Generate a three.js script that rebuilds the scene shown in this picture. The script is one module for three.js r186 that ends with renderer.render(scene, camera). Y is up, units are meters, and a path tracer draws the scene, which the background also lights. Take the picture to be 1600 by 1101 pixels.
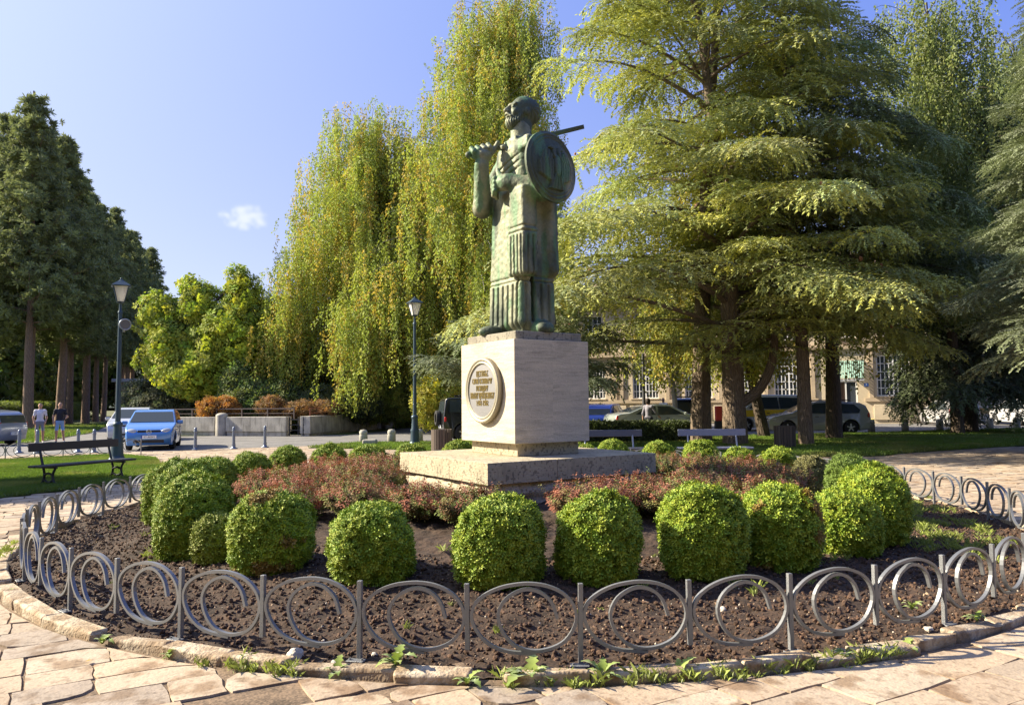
import * as THREE from 'three';
import { mergeGeometries, mergeVertices } from 'three/addons/utils/BufferGeometryUtils.js';
import { RoundedBoxGeometry } from 'three/addons/geometries/RoundedBoxGeometry.js';
import { FontLoader } from 'three/addons/loaders/FontLoader.js';
import { TextGeometry } from 'three/addons/geometries/TextGeometry.js';

// ------------------------------------------------------------------ camera, sky, sun, exposure
const scene = new THREE.Scene();
const D2R = Math.PI / 180;
const camera = new THREE.PerspectiveCamera(50.02, 1600 / 1101, 0.1, 900);
camera.rotation.order = 'YXZ';
camera.position.set(0, 1.65, 0);
camera.rotation.set(3.65 * D2R, 0, -0.52 * D2R);
const renderer = new THREE.WebGLRenderer({ antialias: true });
renderer.toneMapping = THREE.LinearToneMapping;
renderer.toneMappingExposure = 2.75;
renderer.shadowMap.enabled = true;

const sunEl = 32 * D2R;
const sunDir = new THREE.Vector3(-0.981 * Math.cos(sunEl), Math.sin(sunEl), -0.19 * Math.cos(sunEl)).normalize();
{
  const W = 2048, H = 1024, data = new Float32Array(W * H * 4);
  const ss = (a, b, x) => { x = Math.min(1, Math.max(0, (x - a) / (b - a))); return x * x * (3 - 2 * x); };
  const horizon = [0.84, 0.92, 1.0], zenith = [0.07, 0.17, 0.66], glow = [0.86, 0.96, 1.06];
  const hash = (i, j) => { let h = (i * 374761393 + j * 668265263) | 0; h = Math.imul(h ^ (h >>> 13), 1274126177); return ((h ^ (h >>> 16)) >>> 0) / 4294967296; };
  const vn = (x, y) => { const i = Math.floor(x), j = Math.floor(y), a = x - i, b = y - j, s = a * a * (3 - 2 * a), t = b * b * (3 - 2 * b);
    return (hash(i, j) * (1 - s) + hash(i + 1, j) * s) * (1 - t) + (hash(i, j + 1) * (1 - s) + hash(i + 1, j + 1) * s) * t; };
  for (let j = 0; j < H; j++) {
    const el = ((j + 0.5) / H - 0.5) * Math.PI, ce = Math.cos(el), se = Math.sin(el), deg = el / D2R;
    for (let i = 0; i < W; i++) {
      const ph = ((i + 0.5) / W - 0.5) * 2 * Math.PI, dx = Math.cos(ph) * ce, dz = Math.sin(ph) * ce;
      const g = Math.acos(Math.min(1, Math.max(-1, dx * sunDir.x + se * sunDir.y + dz * sunDir.z))) / D2R;
      const m = 1 - Math.exp(-Math.max(0, deg + 1) / 11), w = Math.min(0.95, 0.92 * Math.exp(-((g / 52) ** 2)));
      let c = horizon.map((h, k) => h + (zenith[k] - h) * m);
      c = c.map((v, k) => v + (glow[k] - v) * w);
      // one small fair-weather cloud low in the sky
      const az = Math.atan2(dx, -dz) / D2R, ca = (az + 19.75) / 1.3, cb = (deg - 13.2) / 0.75;
      const r2 = ca * ca + cb * cb;
      if (r2 < 2.2) {
        const n = vn(az * 2.2 + 7, deg * 3 + 3) * 0.6 + vn(az * 6, deg * 7) * 0.4;
        const k = ss(0.1, 0.95, 1 - r2 * 0.6 + (n - 0.5) * 1.7) * 0.42;
        c = c.map((v) => v + (1.02 - v) * k);
      }
      if (deg < -1) { const k = ss(-1, -8, deg); c = c.map((v, q) => v + ([0.2, 0.19, 0.15][q] - v) * k); }
      c = c.map((v) => v * 0.47); data.set([c[0], c[1], c[2], 1], (j * W + i) * 4);
    }
  }
  const sky = new THREE.DataTexture(data, W, H, THREE.RGBAFormat, THREE.FloatType);
  sky.mapping = THREE.EquirectangularReflectionMapping; sky.magFilter = THREE.LinearFilter; sky.minFilter = THREE.LinearFilter;
  sky.needsUpdate = true;
  scene.background = sky; scene.environment = sky;
  scene.backgroundIntensity = 1; scene.environmentIntensity = 1;
}
const sun = new THREE.DirectionalLight(new THREE.Color().setRGB(1, 0.885, 0.67), 5);
sun.position.copy(sunDir).multiplyScalar(120); sun.target.position.set(0, 0, -20);
sun.position.add(sun.target.position);
sun.castShadow = true; sun.shadow.mapSize.set(4096, 4096);
Object.assign(sun.shadow.camera, { left: -70, right: 70, top: 60, bottom: -60, near: 1, far: 300 });
scene.add(sun, sun.target);

// ------------------------------------------------------------------ helpers
const V3 = (x, y, z) => new THREE.Vector3(x, y, z);
function RNG(seed) { let a = seed >>> 0; return () => { a = (a + 0x6D2B79F5) | 0; let t = Math.imul(a ^ (a >>> 15), 1 | a); t = (t + Math.imul(t ^ (t >>> 7), 61 | t)) ^ t; return ((t ^ (t >>> 14)) >>> 0) / 4294967296; }; }
const lerp = (a, b, t) => a + (b - a) * t, clamp = (x, a = 0, b = 1) => Math.min(b, Math.max(a, x));
const sstep = (a, b, x) => { x = clamp((x - a) / (b - a)); return x * x * (3 - 2 * x); };
function h3(i, j, k) { let h = (Math.imul(i, 374761393) + Math.imul(j, 668265263) + Math.imul(k, 2147483647 ^ 0x5bd1e995)) | 0; h = Math.imul(h ^ (h >>> 13), 1274126177); return ((h ^ (h >>> 16)) >>> 0) / 4294967296; }
function plane2(i0, i1, j0, j1, k, u, v) { const a = h3(i0, j0, k), b = h3(i0, j1, k), c = a + (h3(i1, j0, k) - a) * u, d = b + (h3(i1, j1, k) - b) * u; return c + (d - c) * v; }
function n3(x, y, z = 0, per = 0) {                      // value noise, 0..1, optionally periodic in x and y
  const i = Math.floor(x), j = Math.floor(y), k = Math.floor(z), a = x - i, b = y - j, c = z - k;
  const u = a * a * (3 - 2 * a), v = b * b * (3 - 2 * b);
  let i0 = i, i1 = i + 1, j0 = j, j1 = j + 1;
  if (per) { i0 = ((i0 % per) + per) % per; i1 = ((i1 % per) + per) % per; j0 = ((j0 % per) + per) % per; j1 = ((j1 % per) + per) % per; }
  const e = plane2(i0, i1, j0, j1, k, u, v); if (c === 0) return e;
  return e + (plane2(i0, i1, j0, j1, k + 1, u, v) - e) * c * c * (3 - 2 * c);
}
function fbm(x, y, z = 0, oct = 4, per = 0) { let s = 0, a = 0.5, t = 0; for (let o = 0; o < oct; o++) { s += a * n3(x, y, z + o * 17, per); t += a; x *= 2; y *= 2; z *= 2; per *= 2; a *= 0.5; } return s / t; }

const names = {};
function numbered(n) { names[n] = (names[n] || 0) + 1; return names[n] === 1 ? n : n + '_' + String(names[n] - 1).padStart(3, '0'); }
function thing(name, label, category, pos = [0, 0, 0], turn = 0, group) {
  const g = new THREE.Group(); g.name = numbered(name); g.position.set(...pos); g.rotation.y = turn;
  g.userData = { label, category }; if (group) g.userData.group = group; scene.add(g); return g;
}
function part(name, geo, mat, parent, kind) { const m = new THREE.Mesh(geo, mat); m.name = name; m.castShadow = m.receiveShadow = true; if (kind) m.userData.kind = kind; parent.add(m); return m; }
function struct(name, geo, mat, kind = 'structure') { const m = new THREE.Mesh(geo, mat); m.name = numbered(name); m.castShadow = m.receiveShadow = true; m.userData.kind = kind; scene.add(m); return m; }
function inst(name, geo, mat, mats, cols, parent, kind) {
  const m = new THREE.InstancedMesh(geo, mat, mats.length); m.name = name; m.castShadow = m.receiveShadow = true;
  for (let i = 0; i < mats.length; i++) { m.setMatrixAt(i, mats[i]); if (cols) m.setColorAt(i, cols[i]); }
  if (kind) m.userData.kind = kind; (parent || scene).add(m); return m;
}
function merge(a) {
  a = a.map((g) => (g.index ? g.toNonIndexed() : g.clone()));
  const keep = ['position', 'normal', 'uv', 'color'].filter((k) => a.every((g) => g.attributes[k]));
  for (const g of a) for (const k of Object.keys(g.attributes)) if (!keep.includes(k)) g.deleteAttribute(k);
  return mergeGeometries(a);
}
function box(w, h, d, x = 0, y = 0, z = 0, r = 0) { const g = r ? new RoundedBoxGeometry(w, h, d, 2, r) : new THREE.BoxGeometry(w, h, d); g.translate(x, y, z); return g; }
function cyl(rt, rb, h, x = 0, y = 0, z = 0, n = 16) { const g = new THREE.CylinderGeometry(rt, rb, h, n); g.translate(x, y, z); return g; }
function lathe(pts, n = 24) { return new THREE.LatheGeometry(pts.map((p) => new THREE.Vector2(p[0], p[1])), n); }
function uvm(g, s = 1) {                                   // uv in metres, from the side each face points to
  if (g.index) g = g.toNonIndexed(); const p = g.attributes.position, n = g.attributes.normal, uv = new Float32Array(p.count * 2);
  for (let i = 0; i < p.count; i += 3) {
    let a = 0, b = 0, c = 0; for (let k = 0; k < 3; k++) { a += Math.abs(n.getX(i + k)); b += Math.abs(n.getY(i + k)); c += Math.abs(n.getZ(i + k)); }
    for (let k = 0; k < 3; k++) { const x = p.getX(i + k), y = p.getY(i + k), z = p.getZ(i + k);
      const q = b >= a && b >= c ? [x, z] : a >= c ? [z, y] : [x, y]; uv[(i + k) * 2] = q[0] * s; uv[(i + k) * 2 + 1] = q[1] * s; }
  }
  g.setAttribute('uv', new THREE.BufferAttribute(uv, 2)); return g;
}
function tube(pts, rad, seg = 8) {                         // tapered tube through points
  const pos = [], uv = [], idx = []; let nrm = null, len = 0;
  for (let i = 0; i < pts.length; i++) {
    const t = V3().subVectors(pts[Math.min(i + 1, pts.length - 1)], pts[Math.max(i - 1, 0)]).normalize();
    if (!nrm) nrm = Math.abs(t.y) > 0.9 ? V3(1, 0, 0) : V3(0, 1, 0);
    nrm = nrm.clone().addScaledVector(t, -nrm.dot(t)).normalize(); const b = V3().crossVectors(t, nrm);
    if (i) len += pts[i].distanceTo(pts[i - 1]);
    for (let k = 0; k <= seg; k++) { const a = k / seg * Math.PI * 2, c = Math.cos(a), s = Math.sin(a), r = rad[i];
      pos.push(pts[i].x + (nrm.x * c + b.x * s) * r, pts[i].y + (nrm.y * c + b.y * s) * r, pts[i].z + (nrm.z * c + b.z * s) * r); uv.push(k / seg * 6.28 * Math.max(rad[0], 0.05), len); }
    if (i) for (let k = 0; k < seg; k++) { const q = i * (seg + 1) + k, o = q - seg - 1; idx.push(o, o + 1, q, q, o + 1, q + 1); }
  }
  const g = new THREE.BufferGeometry(); g.setAttribute('position', new THREE.Float32BufferAttribute(pos, 3)); g.setAttribute('uv', new THREE.Float32BufferAttribute(uv, 2)); g.setIndex(idx); g.computeVertexNormals(); return g;
}
function geoFrom(pos, idx, col, uv) {
  const g = new THREE.BufferGeometry(); g.setAttribute('position', new THREE.Float32BufferAttribute(pos, 3));
  if (col) g.setAttribute('color', new THREE.Float32BufferAttribute(col, 3)); if (uv) g.setAttribute('uv', new THREE.Float32BufferAttribute(uv, 2));
  if (idx) g.setIndex(idx); g.computeVertexNormals(); return g;
}
function tex(n, fn, srgb = false, metres = 1) {            // square tiling texture; fn(u,v in 0..1) -> [r,g,b] (linear unless srgb)
  const d = new Uint8Array(n * n * 4);
  for (let j = 0; j < n; j++) for (let i = 0; i < n; i++) { const c = fn(i / n, j / n); const o = (j * n + i) * 4;
    for (let k = 0; k < 3; k++) { let v = clamp(c[k]); if (srgb) v = v <= 0.0031308 ? v * 12.92 : 1.055 * Math.pow(v, 1 / 2.4) - 0.055; d[o + k] = v * 255 + 0.5; } d[o + 3] = 255; }
  const t = new THREE.DataTexture(d, n, n); t.wrapS = t.wrapT = THREE.RepeatWrapping; t.magFilter = THREE.LinearFilter; t.minFilter = THREE.LinearMipmapLinearFilter; t.generateMipmaps = true;
  if (srgb) t.colorSpace = THREE.SRGBColorSpace; t.repeat.set(1 / metres, 1 / metres); t.needsUpdate = true; return t;
}
const rgb = (r, g, b) => new THREE.Color().setRGB(r, g, b);
function mat(c, roughness = 0.8, o = {}) { return new THREE.MeshStandardMaterial({ color: Array.isArray(c) ? rgb(...c) : c, roughness, ...o }); }
function leafMat(c, o = {}) { return new THREE.MeshPhysicalMaterial({ color: rgb(...c), transmission: 0.35, thickness: 0, side: THREE.DoubleSide, ...o, roughness: 1 }); }
const M4 = (p, q, s) => new THREE.Matrix4().compose(p, q, typeof s === 'number' ? V3(s, s, s) : s);
const UPV = V3(0, 1, 0);

// surface nets over a signed distance function, coarse blocks far from the surface skipped
function nets(sdf, lo, hi, cell) {
  const n = [0, 1, 2].map((k) => Math.ceil((hi[k] - lo[k]) / cell) + 1), [nx, ny, nz] = n, f = new Float32Array(nx * ny * nz).fill(9);
  const B = 5, half = (B - 1) * cell * 0.5, diag = half * 1.75;
  for (let bz = 0; bz < nz; bz += B) for (let by = 0; by < ny; by += B) for (let bx = 0; bx < nx; bx += B) {
    const d = sdf(lo[0] + bx * cell + half, lo[1] + by * cell + half, lo[2] + bz * cell + half);
    const skip = Math.abs(d) > diag * 1.35 + cell * 2;
    for (let z = bz; z < Math.min(nz, bz + B); z++) for (let y = by; y < Math.min(ny, by + B); y++) for (let x = bx; x < Math.min(nx, bx + B); x++)
      f[(z * ny + y) * nx + x] = skip ? d : sdf(lo[0] + x * cell, lo[1] + y * cell, lo[2] + z * cell);
  }
  const id = new Int32Array(nx * ny * nz).fill(-1), pos = [], idx = [], at = (x, y, z) => (z * ny + y) * nx + x;
  for (let z = 0; z < nz - 1; z++) for (let y = 0; y < ny - 1; y++) for (let x = 0; x < nx - 1; x++) {
    let c = 0, px = 0, py = 0, pz = 0, neg = 0; const v = [];
    for (let k = 0; k < 8; k++) { v[k] = f[at(x + (k & 1), y + ((k >> 1) & 1), z + (k >> 2))]; if (v[k] < 0) neg++; }
    if (neg === 0 || neg === 8) continue;
    for (let a = 0; a < 8; a++) for (let b = 0; b < 3; b++) { const e = a | (1 << b); if (e === a) continue; if ((v[a] < 0) === (v[e] < 0)) continue; const t = v[a] / (v[a] - v[e]);
      px += (a & 1) + (b === 0 ? t : 0); py += ((a >> 1) & 1) + (b === 1 ? t : 0); pz += (a >> 2) + (b === 2 ? t : 0); c++; }
    id[at(x, y, z)] = pos.length / 3; pos.push(lo[0] + (x + px / c) * cell, lo[1] + (y + py / c) * cell, lo[2] + (z + pz / c) * cell);
  }
  const quad = (a, b, c, d, flip) => { if (a < 0 || b < 0 || c < 0 || d < 0) return; flip ? idx.push(a, c, b, a, d, c) : idx.push(a, b, c, a, c, d); };
  for (let z = 1; z < nz - 1; z++) for (let y = 1; y < ny - 1; y++) for (let x = 1; x < nx - 1; x++) {
    const s = f[at(x, y, z)] < 0;
    if (s !== f[at(x + 1, y, z)] < 0) quad(id[at(x, y - 1, z - 1)], id[at(x, y, z - 1)], id[at(x, y, z)], id[at(x, y - 1, z)], !s);
    if (s !== f[at(x, y + 1, z)] < 0) quad(id[at(x - 1, y, z - 1)], id[at(x - 1, y, z)], id[at(x, y, z)], id[at(x, y, z - 1)], !s);
    if (s !== f[at(x, y, z + 1)] < 0) quad(id[at(x - 1, y - 1, z)], id[at(x, y - 1, z)], id[at(x, y, z)], id[at(x - 1, y, z)], !s);
  }
  return geoFrom(pos, idx);
}
const smin = (a, b, k) => { const h = Math.max(k - Math.abs(a - b), 0) / k; return Math.min(a, b) - h * h * k * 0.25; };
const smax = (a, b, k) => -smin(-a, -b, k);
function sdBox(x, y, z, hx, hy, hz, r) { const a = Math.abs(x) - hx + r, b = Math.abs(y) - hy + r, c = Math.abs(z) - hz + r; return Math.hypot(Math.max(a, 0), Math.max(b, 0), Math.max(c, 0)) + Math.min(Math.max(a, b, c), 0) - r; }
function sdCap(x, y, z, a, b, ra, rb) { const bx = b[0] - a[0], by = b[1] - a[1], bz = b[2] - a[2], px = x - a[0], py = y - a[1], pz = z - a[2]; const h = clamp((px * bx + py * by + pz * bz) / (bx * bx + by * by + bz * bz)); return Math.hypot(px - bx * h, py - by * h, pz - bz * h) - lerp(ra, rb, h); }
function sdEll(x, y, z, c, r) { const a = (x - c[0]) / r[0], b = (y - c[1]) / r[1], d = (z - c[2]) / r[2], k0 = Math.hypot(a, b, d), k1 = Math.hypot(a / r[0], b / r[1], d / r[2]); return k1 < 1e-6 ? -Math.min(...r) : k0 * (k0 - 1) / k1; }
// ------------------------------------------------------------------ textures of the setting
const CX = 0.2, CZ = -11.37, FA = 6.2, FB = 6.62;          // centre and half axes of the round bed's fence
const rho = (x, z, e = 0) => Math.hypot((x - CX) / (FA + e), (z - CZ) / (FB + e));
const tLime = tex(512, (u, v) => { const a = fbm(u * 6, v * 6, 1, 4, 6), b = fbm(u * 40, v * 40, 3, 3, 40), c = n3(u * 140, v * 140, 9, 140), d = sstep(0.52, 0.74, fbm(u * 9, v * 9, 21, 5, 9)), e = sstep(0.72, 0.84, n3(u * 60, v * 60, 30, 60));
  const k = 0.72 + 0.3 * a + 0.22 * (b - 0.5) + 0.12 * (c - 0.5); return [k * lerp(1, 0.62, d) * lerp(1, 0.75, e), k * lerp(0.98, 0.52, d) * lerp(1, 0.72, e), k * lerp(0.95, 0.43, d) * lerp(1, 0.7, e)]; }, true, 1.6);
const tLimeB = tex(512, (u, v) => { const k = 0.5 * fbm(u * 12, v * 12, 5, 5, 12) + 0.35 * fbm(u * 70, v * 70, 6, 3, 70) + 0.15 * n3(u * 180, v * 180, 2, 180); return [k, k, k]; }, false, 1.6);
const tSoil = tex(512, (u, v) => { const a = fbm(u * 10, v * 10, 2, 5, 10), b = n3(u * 120, v * 120, 4, 120), c = n3(u * 200, v * 200, 8, 200); const k = 0.55 + 0.7 * (a - 0.5) + 0.5 * (b - 0.5) + (c > 0.93 ? 0.5 : 0); return [k, k * 0.97, k * 0.94]; }, true, 1.3);
const tSoilB = tex(512, (u, v) => { const k = 0.4 * fbm(u * 14, v * 14, 2, 4, 14) + 0.6 * fbm(u * 60, v * 60, 12, 3, 60); return [k, k, k]; }, false, 1.3);
const tAsph = tex(512, (u, v) => { const a = fbm(u * 5, v * 5, 3, 4, 5), b = n3(u * 220, v * 220, 1, 220), c = fbm(u * 30, v * 30, 7, 3, 30); const k = 0.62 + 0.4 * (a - 0.5) + 0.3 * (b - 0.5) + 0.2 * (c - 0.5); return [k, k, k]; }, true, 3);
const tGrass = tex(512, (u, v) => { const a = fbm(u * 6, v * 6, 3, 4, 6), b = fbm(u * 60, v * 60, 7, 3, 60), k = 0.55 + 0.5 * (a - 0.5) + 0.6 * (b - 0.5); return [k * lerp(0.9, 1.25, a), k, k * 0.9]; }, true, 2.5);
const tBark = tex(512, (u, v) => { const w = fbm(u * 8, v * 3, 4, 3, 8), r = Math.abs(Math.sin((u * 14 + w * 3.2) * Math.PI)), s = fbm(u * 24, v * 12, 9, 3, 24), p = n3(u * 90, v * 60, 5, 90); const k = 0.35 + 0.45 * Math.pow(r, 0.6) * (0.5 + s) + 0.2 * (p - 0.5); return [k, k * 0.96, k * 0.92]; }, true, 1.2);
const tBarkB = tex(512, (u, v) => { const w = fbm(u * 8, v * 3, 4, 3, 8), r = Math.abs(Math.sin((u * 14 + w * 3.2) * Math.PI)), s = fbm(u * 24, v * 12, 9, 3, 24); const k = 0.75 * Math.pow(r, 0.6) * (0.4 + s) + 0.2 * s; return [k, k, k]; }, false, 1.2);
const tConc = tex(512, (u, v) => { const a = fbm(u * 5, v * 5, 3, 5, 5), b = fbm(u * 50, v * 50, 8, 3, 50), st = fbm(u * 22, v * 2, 14, 4, 22), d = sstep(0.55, 0.75, st); const k = (0.7 + 0.5 * (a - 0.5) + 0.25 * (b - 0.5)) * lerp(1, 0.7, d); return [k, k * 0.985, k * 0.95]; }, true, 2.2);
const tPlaster = tex(512, (u, v) => { const a = fbm(u * 4, v * 4, 3, 5, 4), b = fbm(u * 60, v * 60, 8, 3, 60); const k = 0.82 + 0.25 * (a - 0.5) + 0.16 * (b - 0.5); return [k, k * 0.98, k * 0.94]; }, true, 3);
const tNoiseB = tex(256, (u, v) => { const k = 0.5 * fbm(u * 20, v * 20, 3, 4, 20) + 0.5 * n3(u * 90, v * 90, 1, 90); return [k, k, k]; }, false, 0.6);

const mSoil = mat([0.078, 0.045, 0.027], 0.96, { map: tSoil, bumpMap: tSoilB, bumpScale: 0.012 });
const mDirt = mat([0.27, 0.19, 0.125], 0.96, { map: tSoil, bumpMap: tSoilB, bumpScale: 0.008 });
const mAsph = mat([0.25, 0.24, 0.24], 0.9, { map: tAsph, bumpMap: tNoiseB, bumpScale: 0.003 });
const mGrassBase = mat([0.10, 0.15, 0.025], 0.95, { map: tGrass, bumpMap: tSoilB, bumpScale: 0.03 });
const mField = mat([0.15, 0.17, 0.06], 0.95, { map: tGrass });
const mBark = mat([0.25, 0.195, 0.145], 0.95, { map: tBark, bumpMap: tBarkB, bumpScale: 0.03 });
const mConc = mat([0.56, 0.53, 0.47], 0.9, { map: tConc, bumpMap: tNoiseB, bumpScale: 0.004 });

// ------------------------------------------------------------------ ground sheets
const polyIn = (x, z, P) => { let c = false; for (let i = 0, j = P.length - 1; i < P.length; j = i++) { const [xi, zi] = P[i], [xj, zj] = P[j]; if ((zi > z) !== (zj > z) && x < (xj - xi) * (z - zi) / (zj - zi) + xi) c = !c; } return c; };
function sheet(P, y, edge = 0) {                            // flat polygon in x,z with uv in metres; edge: depth of its rim
  const s = new THREE.Shape(P.map(([x, z]) => new THREE.Vector2(x, -z)));
  const g = edge ? new THREE.ExtrudeGeometry(s, { depth: edge, bevelEnabled: false }) : new THREE.ShapeGeometry(s);
  g.rotateX(-Math.PI / 2); g.translate(0, y - edge, 0); return uvm(g);
}
struct('ground', sheet([[-400, 60], [-400, -500], [400, -500], [400, 60]], -0.09), mField);
const roadPoly = [[-80, -10], [-16.4, -25.0], [-10.6, -27.6], [-6, -30.2], [4, -31], [10, -32.8], [15.9, -34.3], [25, -37.0], [80, -44], [80, -49], [26, -47], [3, -54.5], [-6, -62], [-12, -75], [-36, -75], [-80, -60]];
struct('road', sheet(roadPoly, -0.004, 0.06), mAsph);
const lawnL = [[-9.25, -13.3], [-8.15, -15.9], [-8.35, -18], [-8.75, -19.2], [-10.7, -22.6], [-12.7, -24.3], [-15, -22.2], [-19, -18.6], [-15, -11]];
const lawnB = [[-7.4, -27.5], [-4, -26], [-2, -24.4], [0.5, -22.4], [4, -21.7], [8.2, -21.2], [10.2, -21.3], [12.4, -22.9], [17, -25.2], [34, -31], [34, -37], [24.7, -36.9], [15.9, -33.9], [10, -32.4], [6, -30.7], [0, -29.9], [-6, -29.7]];
const verge = [[-60, -17], [-24, -31.5], [-21, -33.4], [-24.5, -44], [-37.5, -72], [-60, -78], [-110, -60]];
const park = [[-17.2, -38.6], [-10.4, -38.9], [-8.3, -38.5], [-6.6, -47], [-3, -58], [2, -64], [-8, -90], [-70, -110], [-33, -70]];
for (const P of [lawnL, lawnB, verge, park]) struct('lawn', sheet(P, 0.02, 0.08), mGrassBase);
// the plaza: a bed of dirt and limestone slabs laid in rows
const plazaP = [[-24, 9], [-24, -21], [-16.6, -24.8], [-10.8, -27.4], [-6, -30.0], [4, -30.6], [10, -33], [30, -37], [32, 9]];
const plaza = new THREE.Group(); plaza.name = 'plaza_paving'; plaza.userData.kind = 'structure'; scene.add(plaza);
{
  const bed = new THREE.Mesh(sheet(plazaP, -0.011), mDirt); bed.name = 'joint_bed'; bed.receiveShadow = true; plaza.add(bed);
  const R = RNG(11), an = 29 * D2R, dx = Math.cos(an), dz = -Math.sin(an), qx = Math.sin(an), qz = Math.cos(an);
  const tints = [[0.44, 0.355, 0.265], [0.39, 0.315, 0.24], [0.47, 0.39, 0.30], [0.41, 0.32, 0.235], [0.35, 0.29, 0.235], [0.46, 0.36, 0.26]];
  const mats = tints.map((c) => mat(c, 0.88, { map: tLime, bumpMap: tLimeB, bumpScale: 0.007 }));
  const stones = [];
  let q = -16;
  while (q < 50) {                                           // rows across direction q (metres), stones along p
    const h = 0.23 + 0.17 * R(); let p = -36 + R();
    while (p < 40) {
      const w = 0.28 + 0.5 * R() * R() + (R() < 0.2 ? 0.25 : 0), px = (p + w / 2), qy = -(q + h / 2);
      const x = dx * px + qx * qy, z = dz * px + qz * qy; p += w;
      if (z > 1 || Math.abs(x) > 26) { R(); continue; }
      const keep = R() > (z > -6.5 ? 0.045 : 0.02);
      if (!keep || !polyIn(x, z, plazaP) || polyIn(x, z, lawnL) || polyIn(x, z, lawnB)) continue;
      if (Math.max(...[[-1, -1], [1, -1], [1, 1], [-1, 1]].map(([a, b]) => rho(x + dx * w / 2 * a + qx * h / 2 * b, z + dz * w / 2 * a + qz * h / 2 * b, 0.27))) < 1.018) continue;
      stones.push({ x, z, w, h, s: R(), cut: R() });
    }
    q += h;
  }
  const outline = (st, rr) => {
    const P = [], hw = st.w / 2 - 0.002 - 0.004 * rr(), hh = st.h / 2 - 0.002 - 0.004 * rr(), k = [[-hw, -hh], [hw, -hh], [hw, hh], [-hw, hh]].map(([a, b]) => [a + (rr() - 0.5) * 0.008, b + (rr() - 0.5) * 0.008]);
    for (let i = 0; i < 4; i++) { const a = k[i], b = k[(i + 1) % 4]; for (const t of [0.03, 0.35, 0.68]) P.push([lerp(a[0], b[0], t) + (t > 0.1 ? (rr() - 0.5) * 0.012 : (rr() - 0.5) * 0.008), lerp(a[1], b[1], t) + (t > 0.1 ? (rr() - 0.5) * 0.012 : 0)]); }
    if (st.cut < 0.22) { const c = Math.floor(rr() * 4) * 3; for (let i = -1; i <= 1; i++) { const v = P[(c + i + 12) % 12]; const f = i ? 0.93 : 0.72; v[0] *= f; v[1] *= f; } }
    return P.map(([a, b]) => { let x = st.x + dx * a + qx * -b, z = st.z + dz * a + qz * -b; const r = rho(x, z, 0.27); if (r < 1) { x = CX + (x - CX) / r; z = CZ + (z - CZ) / r; } return [x, z]; });
  };
  const geo = (st, i) => {
    const rr = RNG(900 + i), P = outline(st, rr), y = (rr() - 0.5) * 0.007, tx = (rr() - 0.5) * 0.012, tz = (rr() - 0.5) * 0.012, pos = [], idx = [], uv = [], ox = rr() * 5, oz = rr() * 5;
    let cx = 0, cz = 0; P.forEach((v) => { cx += v[0] / 12; cz += v[1] / 12; });
    const ht = (x, z) => y + tx * (x - cx) + tz * (z - cz);
    const ring = (f, dy) => P.forEach(([x, z]) => { const X = cx + (x - cx) * f, Z = cz + (z - cz) * f; pos.push(X, ht(X, Z) + dy, Z); uv.push(X + ox, Z + oz); });
    pos.push(cx, ht(cx, cz) + 0.001, cz); uv.push(cx + ox, cz + oz); ring(0.99, 0); ring(1, -0.013);
    for (let k = 0; k < 12; k++) { const n = (k + 1) % 12; idx.push(0, 1 + k, 1 + n, 1 + k, 13 + k, 13 + n, 1 + k, 13 + n, 1 + n); }
    return geoFrom(pos, idx, null, uv).toNonIndexed();
  };
  const near = stones.map((s, i) => ({ s, i, v: (s.z < -3.9 && Math.abs(s.x) < -0.72 * s.z + 0.3) ? (s.w * s.h) / (s.z * s.z * Math.hypot(s.x, s.z)) : 0 })).sort((a, b) => b.v - a.v);
  const far = mats.map(() => []);
  near.forEach(({ s, i }, k) => {
    const g = geo(s, i), m = Math.floor(s.s * mats.length); g.computeVertexNormals();
    if (k < 300) part(k ? 'paving_stone_' + String(k).padStart(3, '0') : 'paving_stone', g, mats[m], plaza); else far[m].push(g);
  });
  far.forEach((l, m) => { if (l.length) part('distant_paving' + (m ? '_' + String(m).padStart(3, '0') : ''), merge(l), mats[m], plaza, 'stuff'); });
}
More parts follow.
